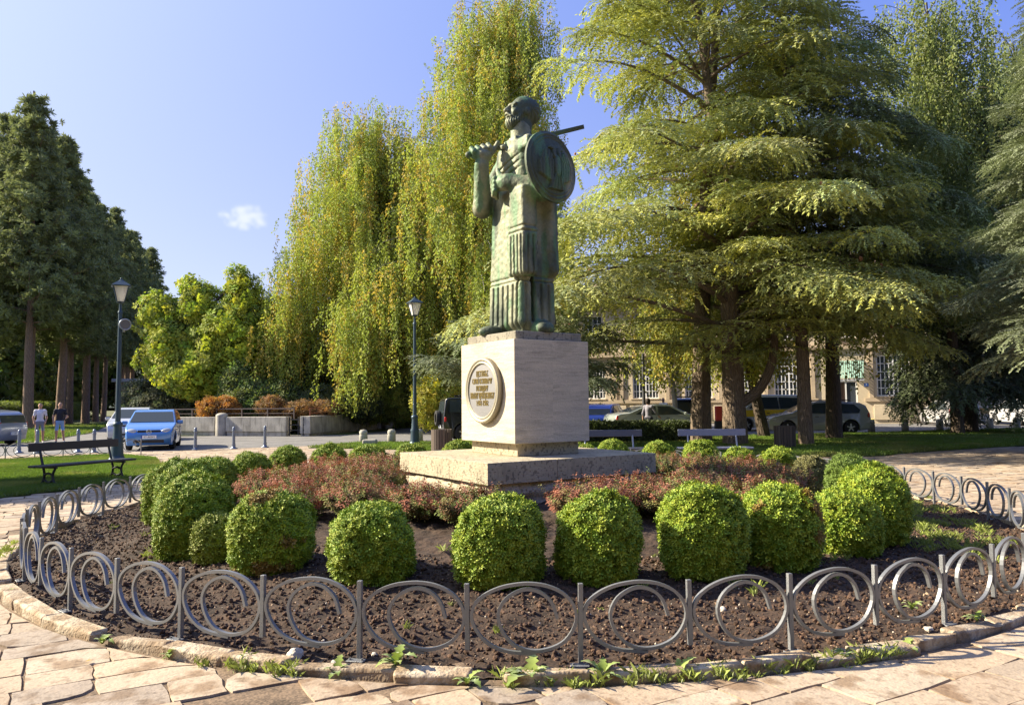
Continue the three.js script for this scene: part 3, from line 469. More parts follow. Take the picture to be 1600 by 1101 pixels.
// ------------------------------------------------------------------ scroll fences
const mFence = mat([0.19, 0.195, 0.205], 0.42, { metalness: 0.35, bumpMap: tNoiseB, bumpScale: 0.0012 });
const scrollPts = [[0.22, 0], [-0.05, 0.012], [-0.3, 0.035], [-0.55, 0.1], [-0.78, 0.235], [-0.93, 0.42], [-0.965, 0.56], [-0.9, 0.71], [-0.72, 0.84], [-0.42, 0.945], [-0.1, 0.992], [0.14, 1], [0.46, 0.96], [0.76, 0.845], [0.93, 0.68], [0.975, 0.5], [0.91, 0.34], [0.74, 0.17], [0.46, 0.065], [0.14, 0.04], [-0.18, 0.125], [-0.4, 0.33], [-0.47, 0.56], [-0.36, 0.75], [-0.14, 0.875], [0.08, 0.92], [0.34, 0.865], [0.52, 0.73], [0.62, 0.5]];
const scrollCurve = new THREE.CatmullRomCurve3(scrollPts.map(([u, v]) => V3(u, v, 0)), false, 'centripetal');
function scrollGeo(width, height) {                          // square bar swept along the scroll, in the panel's plane
  const N = 84, pos = [], idx = [], T = 0.0095, D = 0.013, P = [];
  for (let i = 0; i <= N; i++) { const p = scrollCurve.getPointAt(i / N); P.push(V3(p.x * width / 2, p.y * height, 0)); }
  for (let i = 0; i <= N; i++) { const t = V3().subVectors(P[Math.min(N, i + 1)], P[Math.max(0, i - 1)]).normalize(), n = V3(-t.y, t.x, 0);
    for (const [a, b] of [[-1, -1], [1, -1], [1, 1], [-1, 1]]) pos.push(P[i].x + n.x * T * a, P[i].y + n.y * T * a, D * b);
    if (i) for (let k = 0; k < 4; k++) { const q = i * 4 + k, r = i * 4 + (k + 1) % 4; idx.push(q - 4, q, r - 4, r - 4, q, r); } }
  idx.push(0, 1, 2, 0, 2, 3, N * 4, N * 4 + 2, N * 4 + 1, N * 4, N * 4 + 3, N * 4 + 2);
  const g = geoFrom(pos, idx).toNonIndexed(); g.computeVertexNormals(); return g;
}
{
  const t = thing('scroll_fence', 'grey wrought iron ring fence of open scrolls around the flower bed', 'fence');
  const N = 56, sc = scrollGeo(0.665, 0.424), at = (k) => { const a = (1.9 + k * 360 / N) * D2R; return V3(CX + FA * Math.sin(a), 0, CZ + FB * Math.cos(a)); };
  const long = box(0.03, 0.52, 0.03, 0, 0.26, 0, 0.003), short = box(0.03, 0.40, 0.03, 0, 0.32, 0, 0.003), foot = merge([box(0.115, 0.012, 0.06, 0, 0, 0, 0.005), cyl(0.008, 0.008, 0.014, 0.04, 0.008, 0, 6), cyl(0.008, 0.008, 0.014, -0.04, 0.008, 0, 6)]);
  const R = RNG(3), num = (n, k) => (k ? n + '_' + String(k).padStart(3, '0') : n);
  for (let k = 0; k < N; k++) {
    const a = at(k), b = at(k + 1), ang = Math.atan2(-(b.z - a.z), b.x - a.x), L = a.distanceTo(b), tang = V3().subVectors(at(k + 1), at(k - 1)), pa = Math.atan2(-tang.z, tang.x);
    const p = part(num('post', k), k % 2 ? short : long, mFence, t); p.position.copy(a); p.rotation.set((R() - 0.5) * 0.02, pa, (R() - 0.5) * 0.02);
    if (k % 2 === 0) { const f = part('foot_plate', foot, mFence, p); f.position.set(-0.01, Math.max(0.035, soilTop(a.x, a.z) + 0.008), 0.035); }
    const s = part(num('scroll', k), sc, mFence, t); s.position.copy(a).add(b).multiplyScalar(0.5).setY(0.094); s.rotation.set(0, ang, (R() - 0.5) * 0.012); s.scale.x = (L - 0.03) / 0.66;
  }
  const t2 = thing('scroll_fence', 'grey scroll fence standing along the far edge of the small lawn', 'fence');
  const sc2 = scrollGeo(0.665, 0.424), A = V3(-17.2, 0, -20.4), B = V3(-12.2, 0, -24.9), n2 = 9;
  for (let k = 0; k <= n2; k++) {
    const a = A.clone().lerp(B, k / n2), L = A.distanceTo(B) / n2, ang = Math.atan2(-(B.z - A.z), B.x - A.x);
    const p = part(num('post', k), long, mFence, t2); p.position.copy(a); p.rotation.y = ang;
    if (k < n2) { const s = part(num('scroll', k), sc2, mFence, t2); s.position.copy(a).lerp(A.clone().lerp(B, (k + 1) / n2), 0.5).setY(0.094); s.rotation.y = ang; s.scale.x = (L - 0.03) / 0.66; }
  }
}
// ------------------------------------------------------------------ plants of the bed
function leafFan(R, n, len, wid, spread, up, len0 = 0) {       // a sprig: n pointed leaves round a short stem along +y
  const pos = [], idx = [];
  for (let i = 0; i < n; i++) {
    const a = i * 2.4 + R() * 0.8, t = (i + 0.5) / n, y = len0 * t, tilt = up * (0.5 + R()) , l = len * (0.75 + 0.5 * R()), w = wid * (0.8 + 0.4 * R());
    const d = V3(Math.cos(a) * Math.cos(tilt), Math.sin(tilt), Math.sin(a) * Math.cos(tilt)), s = V3(-Math.sin(a), (R() - 0.5) * 0.8, Math.cos(a)).normalize(), o = V3(d.x * spread * R(), y, d.z * spread * R()), k = pos.length / 3, nn = V3().crossVectors(s, d);
    const q = (f, g, h) => { const v = o.clone().addScaledVector(d, l * f).addScaledVector(s, w * g).addScaledVector(nn, l * h); pos.push(v.x, v.y, v.z); };
    q(0, 0, 0); q(0.5, 0.5, 0.06); q(1, 0, -0.08); q(0.5, -0.5, 0.06); idx.push(k, k + 1, k + 2, k, k + 2, k + 3);
  }
  const g = geoFrom(pos, idx).toNonIndexed(); g.computeVertexNormals(); return g;
}
const qUp = (d, R, roll) => new THREE.Quaternion().setFromUnitVectors(UPV, d).multiply(new THREE.Quaternion().setFromAxisAngle(UPV, R() * 6.283));
const boxSprig = leafFan(RNG(71), 13, 0.021, 0.0125, 0.015, 0.5, 0.032);
const mBox = mat([1, 1, 1], 0.62, { side: THREE.DoubleSide });
const mTwig = mat([0.13, 0.105, 0.055], 0.95);
const leafTints = [rgb(0.17, 0.27, 0.014), rgb(0.25, 0.34, 0.018), rgb(0.32, 0.375, 0.022), rgb(0.26, 0.17, 0.03)];   // leaf colours, dealt at random
function boxBush(x, z, w, top, label, opt = {}) {
  const y0 = soilH(x, z) - 0.02, h = (top - y0) * 0.9, seed = Math.round((x + 40) * 977 + (z + 60) * 131), R = RNG(seed), rx = w * 0.42, rz = rx * (0.92 + 0.16 * R()), skew = (R() - 0.5) * 0.12;
  const t = thing('boxwood_bush', label, 'bush', [x, y0, z], 0, opt.group === null ? undefined : opt.group || 'boxwood bushes ringing the monument');
  const ry = h * 0.56, cy = h - ry, surf = (d) => { const p = 2.6, k = Math.pow(Math.pow(Math.abs(d.x), p) + Math.pow(Math.abs(d.y), p) + Math.pow(Math.abs(d.z), p), -1 / p); const q = V3(d.x, d.y, d.z).multiplyScalar(k); const b = 1 + (fbm(d.x * 2.1 + seed, d.y * 2.1, d.z * 2.1, 3) - 0.5) * 0.32; return V3(q.x * rx * b + skew * q.y * rx, cy + q.y * ry * b, q.z * rz * b); };
  const core = new THREE.IcosahedronGeometry(1, 4), cp = core.attributes.position;
  for (let i = 0; i < cp.count; i++) { const v = V3().fromBufferAttribute(cp, i).normalize(), s = surf(v); cp.setXYZ(i, s.x * 0.82, Math.max(0, cy + (s.y - cy) * 0.82), s.z * 0.82); }
  core.computeVertexNormals(); part('inner_twigs', core, mTwig, t);
  const n = Math.round((opt.n || 6600) * (w * w / 0.6)), ms = [], cs = [];
  for (let i = 0; i < n; i++) {
    const u = R() * 2 - 1, a = R() * 6.283, s = Math.sqrt(1 - u * u), d = V3(s * Math.cos(a), u, s * Math.sin(a)), p = surf(d), f = 0.80 + 0.22 * Math.pow(R(), 0.7) + (R() < 0.03 ? 0.05 : 0); p.set(p.x * f, cy + (p.y - cy) * f, p.z * f);
    if (p.y < 0.01) continue;
    const dir = d.clone().add(V3(R() - 0.5, R() - 0.25, R() - 0.5).multiplyScalar(1.1)).normalize();
    ms.push(M4(p, qUp(dir, R), 0.8 + 0.5 * R())); cs.push(opt.brown && fbm(d.x * 1.8 + seed, d.y * 1.8, d.z * 1.8, 2) > 0.7 ? leafTints[3] : opt.c ? rgb(...opt.c) : leafTints[Math.floor(R() * 3)]);
  }
  inst('foliage', boxSprig, mBox, ms, cs, t, 'stuff'); return t;
}
const BL = 'rounded clipped boxwood bush in the ring around the monument';
for (const [x, z, w, top, l, o] of [
  [-3.36, -8.02, 0.84, 0.95, BL], [-3.72, -8.75, 0.78, 1.06, BL], [-3.0, -7.66, 0.44, 0.58, 'smallest boxwood bush squeezed between two larger bushes, low and pale', { group: null, c: [0.25, 0.29, 0.03] }], [-2.3, -7.28, 0.86, 0.84, BL, { brown: 1 }], [-1.25, -6.8, 0.80, 0.77, BL], [-0.12, -6.62, 0.84, 0.87, BL], [0.74, -6.68, 0.78, 0.88, BL], [1.69, -6.85, 0.85, 0.92, BL], [2.5, -7.18, 0.82, 0.89, BL, { brown: 1 }], [3.36, -7.78, 0.74, 0.74, BL], [3.92, -8.32, 0.82, 0.91, BL],
  [4.62, -9.85, 0.8, 0.86, BL], [4.98, -11.3, 0.7, 0.84, BL, { c: [0.13, 0.2, 0.02] }], [4.91, -12.55, 0.62, 0.73, 'dull olive boxwood bush beside a barberry shrub', { group: null, c: [0.2, 0.19, 0.06] }],
  [-4.64, -11.7, 0.82, 0.86, BL], [-4.55, -10.2, 0.8, 0.95, BL], [-4.4, -12.8, 0.72, 0.87, BL], [-4.05, -13.7, 0.72, 0.92, BL], [-3.5, -14.5, 0.78, 0.89, BL], [-2.9, -15.1, 0.82, 0.84, BL], [-2.1, -15.65, 0.72, 0.85, BL], [-1.16, -16.05, 0.74, 0.86, BL], [1.5, -16.0, 0.6, 0.78, BL], [2.1, -15.85, 0.72, 0.87, BL], [2.95, -15.4, 0.74, 0.84, BL], [3.66, -14.8, 0.80, 0.88, BL], [4.2, -14.1, 0.68, 0.78, BL], [4.66, -13.3, 0.74, 0.84, BL]]) boxBush(x, z, w, top, l, o);

// barberries with red young shoots
const barSprig = leafFan(RNG(77), 13, 0.034, 0.019, 0.012, 0.5, 0.11);
const mBar = leafMat([1, 1, 1], { transmission: 0.25 });
{
  const R = RNG(55), spots = [];
  const polar = (r, deg) => [PX + r * Math.sin(deg * D2R), PZ + r * Math.cos(deg * D2R)];   // 0 deg = towards the viewer
  for (const [r, d, w, h] of [[2.7, -62, 0.8, 0.5], [3.1, -74, 1.0, 0.6], [3.55, -56, 0.9, 0.5], [3.7, -88, 1.0, 0.58], [2.6, -95, 1.0, 0.58], [3.3, -108, 1.0, 0.6], [2.6, -122, 0.9, 0.55], [3.4, -128, 1.0, 0.55], [2.9, -44, 0.9, 0.48], [2.75, -26, 0.7, 0.42], [2.9, -12, 0.75, 0.45], [2.2, -78, 0.8, 0.5],
    [2.75, 14, 0.8, 0.48], [2.45, 30, 0.85, 0.5], [3.05, 36, 0.9, 0.52], [2.7, 50, 0.85, 0.5], [3.5, 52, 0.9, 0.5], [2.75, 76, 0.95, 0.52], [3.6, 84, 1.05, 0.6], [3.1, 100, 1.0, 0.58], [3.9, 106, 0.9, 0.55], [3.3, 122, 0.95, 0.52], [2.6, 118, 0.8, 0.5], [3.35, 68, 0.85, 0.5]]) { const [x, z] = polar(r, d); spots.push([x, z, w, h * 0.78]); }
  for (const [x, z, w, h] of spots) {
    const y0 = soilH(x, z), t = thing('barberry_shrub', 'low loose barberry shrub with reddish pink shoot tips around the pedestal', 'shrub', [x, y0, z], 0, 'barberry shrubs around the pedestal'), ms = [], cs = [], tw = [], red = 0.1 + 0.45 * R();
    for (let i = 0; i < 150; i++) {
      const a = R() * 6.283, s = Math.sqrt(R()), tip = V3(Math.cos(a) * s * w * 0.55, h * (0.55 + 0.5 * R()) * (1.05 - 0.35 * s * s), Math.sin(a) * s * w * 0.55), base = V3(tip.x * 0.25, 0, tip.z * 0.25);
      if (i % 3 === 0) tw.push(tube([base, base.clone().lerp(tip, 0.5).add(V3(0, 0.03, 0)), tip], [0.006, 0.004, 0.002], 3));
      const dir = V3().subVectors(tip, base).normalize(), m = 7;
      for (let k = 0; k < m; k++) { const f = 0.3 + 0.75 * (k + R()) / m, p = base.clone().lerp(tip, f).add(V3(R() - 0.5, R() - 0.5, R() - 0.5).multiplyScalar(0.07)), dd = dir.clone().add(V3(R() - 0.5, R() * 0.6, R() - 0.5).multiplyScalar(0.9)).normalize();
        const isTip = k >= m - 2 && R() < red + 0.25, q = 0.7 + 0.6 * R(), v = R(); ms.push(M4(p, qUp(dd, R), 0.75 + 0.5 * R()));
        cs.push(isTip ? rgb(0.29 * q, 0.10 * q, 0.055 * q) : v < 0.24 ? rgb(0.21 * q, 0.12 * q, 0.04 * q) : v < 0.58 ? rgb(0.17 * q, 0.165 * q, 0.035 * q) : v < 0.9 ? rgb(0.15 * q, 0.19 * q, 0.035 * q) : rgb(0.32 * q, 0.22 * q, 0.11 * q)); }
    }
    part('stems', merge(tw), mat([0.12, 0.07, 0.05], 0.9), t); inst('foliage', barSprig, mBar, ms, cs, t, 'stuff');
  }
}
// weeds rooted along the kerb: rosettes of toothed leaves
{
  const R = RNG(91), leaf = (L) => { const pos = [], idx = [], n = 9; for (let i = 0; i <= n; i++) { const t = i / n, w = L * 0.17 * Math.sin(Math.PI * Math.min(1, t * 0.8 + 0.14)) * (i % 2 ? 1.25 : 0.6), y = L * (0.85 * t - 0.75 * t * t), z = L * t * (1 - 0.1 * t); pos.push(-w, y + w * 0.25, z - (i % 2 ? 0.03 * L : 0), 0, y, z, w, y + w * 0.25, z - (i % 2 ? 0.03 * L : 0)); if (i) { const o = (i - 1) * 3; idx.push(o, o + 1, o + 3, o + 1, o + 4, o + 3, o + 1, o + 2, o + 4, o + 2, o + 5, o + 4); } } return geoFrom(pos, idx); };
  const lg = [leaf(0.14), leaf(0.18), leaf(0.11)], lm = [leafMat([0.22, 0.30, 0.05]), leafMat([0.28, 0.36, 0.07]), leafMat([0.17, 0.25, 0.04])];
  const tufts = [[-0.72, 0.13, 1.0, 'leafy dandelion weed growing over the kerb next to a fence foot plate'], [0.09, 0.19, 1.25, 'largest dandelion weed with long leaves beside broken kerb stones'], [0.52, 0.19, 1.1, 'spreading dandelion weed below a long fence post'], [-0.28, 0.25, 0.8, 'sparse weed on the paving beside dandelion'], [0.98, 0.2, 0.85, 'low feathery weed in front of a long kerb stone'], [-1.08, 0.2, 0.75, 'small dark weed in the gap of the kerb'], [1.35, 0.22, 0.55, 'tiny weed at the foot of the kerb'], [2.05, 0.2, 0.7, 'weed among grass blades at the shaded kerb'], [2.55, 0.18, 0.7, 'small weed under the kerb where fence shadows cross'], [3.3, 0.12, 0.8, 'weed patch on top of the kerb in the shade of the fence'], [-2.25, 0.24, 0.6, 'weed sprouting between kerb and dark dirt patch'], [-2.85, 0.24, 0.7, 'weed tuft at the kerb beside an orange leaf'], [-4.35, 0.2, 0.7, 'weed on the outer side of the kerb bend'], [1.75, 0.18, 0.55, 'short weed leaning on the kerb'], [3.0, -0.3, 0.7, 'weed on the soil just inside the fence']];
  for (const [x, e, s, l] of tufts) {
    const rx = (x - CX) / (FA + e), z = CZ + (FB + e) * Math.sqrt(1 - rx * rx), y = e < 0.16 ? 0.05 : 0.0, t = thing('weed', l, 'weed', [x, y, z], R() * 6), n = 9 + Math.floor(R() * 7);
    for (let i = 0; i < n; i++) { const m = part(i ? 'leaf_' + String(i).padStart(3, '0') : 'leaf', lg[i % 3], lm[Math.floor(R() * 3)], t); m.scale.setScalar(s * (0.6 + 0.6 * R())); m.rotation.set(-R() * 0.75, i * 2.4 + R(), 0, 'YXZ'); }
  }
  // grass blades and moss creeping out of joints and soil
  const pos = [], idx = []; for (let i = 0; i < 12; i++) { const a = R() * 6.28, r = 0.03 * R(), x = Math.cos(a) * r, z = Math.sin(a) * r, h = 0.04 + 0.06 * R(), b = R() * 6.28, w = 0.003, lx = Math.cos(b) * h * 0.8 * R(), lz = Math.sin(b) * h * 0.8 * R(), o = pos.length / 3; pos.push(x - w, 0, z, x + w, 0, z, x + lx * 0.5, h * 0.7, z + lz * 0.5, x + lx * 1.3, h, z + lz * 1.3); idx.push(o, o + 1, o + 2, o + 1, o + 3, o + 2); }
  const g = geoFrom(pos, idx), ms = [], cs = [];
  for (let i = 0; i < 2600; i++) {
    let x, z; const w = R();
    if (w < 0.45) { const a = (R() - 0.5) * 3.4, e = 0.16 + 0.13 * R(), cl = n3(a * 7, 3, 1); if (cl < 0.6) continue; x = CX + (FA + e) * Math.sin(a); z = CZ + (FB + e) * Math.cos(a); }
    else if (w < 0.8) { const a = 0.9 + 0.95 * R(), r = 0.80 + 0.18 * R(); if (n3(a * 12, r * 30, 5) < 0.5) continue; x = CX + FA * r * Math.sin(a); z = CZ + FB * r * Math.cos(a); }
    else { const a = R() * 6.28, r = 0.6 + 0.38 * R(); if (n3(a * 14, r * 22, 8) < 0.66) continue; x = CX + FA * r * Math.sin(a); z = CZ + FB * r * Math.cos(a); }
    const s = 0.5 + 0.8 * R(), k = 0.7 + 0.6 * R(); ms.push(M4(V3(x, (rho(x, z) < 1.01 ? soilTop(x, z) : -0.01) + (w < 0.45 && R() < 0.4 ? 0.03 : 0), z), new THREE.Quaternion().setFromAxisAngle(UPV, R() * 6.3), V3(s * 1.3, s * 0.75, s * 1.3))); cs.push(rgb(0.25 * k, 0.30 * k, 0.05 * k));
  }
  const o = inst('sparse_grass', g, leafMat([1, 1, 1]), ms, cs, null, 'stuff'); o.userData.label = 'sparse grass blades sprouting along the kerb and on the soil'; o.userData.category = 'grass';
}

// a few fallen leaves
{ const R = RNG(123), ms = [], cs = [], g = leafFan(RNG(9), 1, 0.05, 0.035, 0, 0.05, 0); for (let i = 0; i < 170; i++) { const a = R() * 6.28, r = 0.55 + 0.75 * R(), x = CX + FA * r * Math.sin(a), z = CZ + FB * r * Math.cos(a), q = rho(x, z); if (q > 0.97 && q < 1.06) continue; ms.push(M4(V3(x, (q < 1 ? soilTop(x, z) : 0.004) + 0.008, z), new THREE.Quaternion().setFromEuler(new THREE.Euler((R() - 0.5) * 0.5, R() * 6.28, (R() - 0.5) * 0.5)), 0.6 + 0.8 * R())); const k = 0.6 + 0.6 * R(); cs.push(R() < 0.5 ? rgb(0.42 * k, 0.26 * k, 0.05 * k) : rgb(0.3 * k, 0.13 * k, 0.04 * k)); }
  const o = inst('fallen_leaves', g, leafMat([1, 1, 1]), ms, cs, null, 'stuff'); o.userData.label = 'scattered yellow and brown fallen leaves on soil and paving'; o.userData.category = 'leaves'; }
// ------------------------------------------------------------------ trees
function limb(R, a, dir, len, r0, r1, n, bend, wob = 0.12) {    // a wandering limb; bend(t) pulls the direction up or down
  const pts = [a.clone()], rad = [r0]; let d = dir.clone().normalize(), p = a.clone();
  for (let i = 1; i <= n; i++) { const t = i / n; d.add(V3((R() - 0.5) * wob, bend(t) / n + (R() - 0.5) * wob * 0.4, (R() - 0.5) * wob)).normalize(); p = p.clone().addScaledVector(d, len / n); pts.push(p); rad.push(lerp(r0, r1, Math.pow(t, 0.8))); }
  return { pts, rad };
}
const along = (L, t) => { const f = t * (L.pts.length - 1), i = Math.min(L.pts.length - 2, Math.floor(f)), p = L.pts[i].clone().lerp(L.pts[i + 1], f - i), d = V3().subVectors(L.pts[i + 1], L.pts[i]).normalize(); return [p, d]; };
const mBirchBark = mat([0.42, 0.40, 0.36], 0.9, { map: tBark, bumpMap: tBarkB, bumpScale: 0.015 });
const mDarkBark = mat([0.13, 0.10, 0.075], 0.95, { map: tBark, bumpMap: tBarkB, bumpScale: 0.03 });
const mPineBark = mat([0.34, 0.235, 0.17], 0.95, { map: tBark, bumpMap: tBarkB, bumpScale: 0.03 });

// --- weeping birch: hanging twigs set with small leaves, seen as curtains
function strandGeo(seed, L = 1.2, n = 30, lf = 0.13) {
  const R = RNG(seed), pos = [], idx = [];
  for (let s = 0; s < 3; s++) { const x0 = (R() - 0.5) * 0.2, z0 = (R() - 0.5) * 0.2; let x = x0, z = z0; const o = pos.length / 3; pos.push(x0 - 0.004, 0, z0, x0 + 0.004, 0, z0, x0, -L, z0 + 0.06); idx.push(o, o + 1, o + 2);
    for (let i = 0; i < n / 3; i++) { const y = -L * (i + R()) / (n / 3); const a = R() * 6.283, l = lf * (0.7 + 0.6 * R()), w = l * 0.62, dn = 0.5 + 0.5 * R(), d = V3(Math.cos(a) * (1 - dn * 0.7), -dn, Math.sin(a) * (1 - dn * 0.7)).normalize(), sd = V3(R() - 0.5, R() - 0.5, R() - 0.5).cross(d).normalize(), p = V3(x + Math.cos(a) * 0.05, y, z + Math.sin(a) * 0.05), k = pos.length / 3;
      const q = (f, g) => pos.push(p.x + d.x * l * f + sd.x * w * g, p.y + d.y * l * f + sd.y * w * g, p.z + d.z * l * f + sd.z * w * g); q(0, 0); q(0.45, 0.5); q(1, 0); q(0.45, -0.5); idx.push(k, k + 1, k + 2, k, k + 2, k + 3); } }
  const g = geoFrom(pos, idx).toNonIndexed(); g.computeVertexNormals(); return g;
}
const strands = [strandGeo(1), strandGeo(2), strandGeo(3, 1.5, 36)];
const mBirch = leafMat([1, 1, 1], { roughness: 0.6, transmission: 0.4 });
function weepingBirch(o) {
  const R = RNG(o.seed), t = thing('weeping_birch', o.label, 'tree', [o.x, 0, o.z], 0, o.group), wood = [], ms = [[], [], []], cs = [[], [], []], H = o.h, c = o.c || [0.27, 0.295, 0.035];
  const trunk = limb(R, V3(0, -0.2, 0), V3(o.lean || 0, 1, 0), H * 0.97, o.r || 0.24, 0.03, 14, () => 0.25, 0.07); wood.push(tube(trunk.pts, trunk.rad, 10));
  const pal = o.pal || [c, c, [c[0] * 0.8, c[1] * 0.85, c[2]], [c[0] * 1.2, c[1] * 1.05, c[2]], c[0] > 0.2 ? [0.5, 0.38, 0.05] : c];   // leaf colours, dealt at random
  const hang = (p, len, yMin) => { let y = p.y; const drift = V3((R() - 0.5) * 0.3, 0, (R() - 0.5) * 0.3); let q = p.clone(); while (len > 0 && q.y > yMin) { const v = Math.floor(R() * 3), tint = pal[Math.floor(R() * pal.length)], k = 0.8 + 0.4 * R(); ms[v].push(M4(q, new THREE.Quaternion().setFromEuler(new THREE.Euler((R() - 0.5) * (R() < 0.3 ? 1.5 : 0.35), R() * 6.28, (R() - 0.5) * (R() < 0.3 ? 1.5 : 0.35))), V3(1.0, 0.9 + 0.2 * R(), 1.0)));
      cs[v].push(rgb(tint[0] * k, tint[1] * k, tint[2] * k)); q = q.clone().add(V3(drift.x * 0.4, -1.0, drift.z * 0.4)); len -= 1; } };
  const n = o.n || 46;
  for (let i = 0; i < n; i++) {
    const f = lerp(0.22, 0.98, (i + R()) / n), [p] = along(trunk, f), a = i * 2.4 + R() * 0.7, prof = o.prof(f, a), up = lerp(0.7, 1.5, f);
    const L = limb(R, p, V3(Math.cos(a), up, Math.sin(a)), prof * 1.25 + 0.6, lerp(0.075, 0.018, f) * (o.r || 0.24) / 0.24, 0.006, 8, (t2) => -2.1 * t2 * 1.3, 0.18); wood.push(tube(L.pts, L.rad, 5));
    const m = Math.ceil(prof * (o.dens || 4.2));
    for (let k = 0; k < m; k++) { const tt = lerp(0.06, 1, (k + R()) / m), [q] = along(L, tt); q.x += (R() - 0.5) * 1.4; q.z += (R() - 0.5) * 1.4; hang(q, (o.len || 3) * (0.35 + 0.9 * R()) * lerp(1.0, 0.75, f), o.yMin || 2); }
  }
  part('trunk', merge(wood), o.bark || mBirchBark, t);
  const cr = new THREE.Group(); cr.name = 'crown'; t.add(cr); strands.forEach((g, k) => inst('leafy_twigs', g, mBirch, ms[k], cs[k], cr, 'stuff')); return t;
}
// --- cedar: level plates of foliage; a spray is a fan of drooping fingers set with needle tufts
function sprayGeo(seed, fingers, droop, tuftL, tuftW, per, spread) {
  const R = RNG(seed), pos = [], idx = [];
  const tuft = (p, d, n) => { const s = V3().crossVectors(d, n).normalize(), l = tuftL * (0.7 + 0.6 * R()), w = tuftW * (0.7 + 0.6 * R()), k = pos.length / 3, q = (f, g, h) => pos.push(p.x + d.x * l * f + s.x * w * g + n.x * h, p.y + d.y * l * f + s.y * w * g + n.y * h, p.z + d.z * l * f + s.z * w * g + n.z * h); q(-0.2, 0, 0); q(0.4, 0.5, 0); q(1, 0, 0); q(0.4, -0.5, 0); idx.push(k, k + 1, k + 2, k, k + 2, k + 3); };
  const line = (p0, yaw, len) => { let p = p0.clone(), d = V3(Math.sin(yaw), 0.10, Math.cos(yaw)); const n = per; for (let i = 0; i < n; i++) { const t = i / n; d.y -= droop / n * (0.4 + t * 1.4); d.normalize(); p = p.clone().addScaledVector(d, len / n);
      for (let k = 0; k < 3; k++) { const a = (k - 1) * 0.9 + (R() - 0.5) * 1.1, dd = d.clone().applyAxisAngle(UPV, a).add(V3(0, (R() - 0.25) * 0.7, 0)).normalize(), nn = V3((R() - 0.5) * 1.2, 1, (R() - 0.5) * 1.2).normalize(); tuft(p, dd, nn); } } };
  for (let f = 0; f < fingers; f++) { const u = fingers > 1 ? f / (fingers - 1) * 2 - 1 : 0, z0 = (1 - Math.abs(u)) * 0.42; line(V3(u * 0.05, 0, z0 * 0.9), u * spread + (R() - 0.5) * 0.25, (1 - z0 * 0.75) * (0.8 + 0.35 * R())); }
  const g = geoFrom(pos, idx).toNonIndexed(); g.computeVertexNormals(); return g;
}
const cedarSprays = [sprayGeo(11, 6, 0.9, 0.10, 0.042, 10, 1.15), sprayGeo(12, 5, 1.3, 0.10, 0.042, 10, 1.0), sprayGeo(13, 7, 0.6, 0.095, 0.04, 9, 1.3)];
const mNeedle = leafMat([1, 1, 1], { transmission: 0.32 });
const coneGeo = lathe([[0, 0.09], [0.025, 0.085], [0.038, 0.05], [0.036, 0.02], [0.015, 0]], 10), mCone = mat([0.33, 0.15, 0.07], 0.85, { bumpMap: tNoiseB, bumpScale: 0.01 });
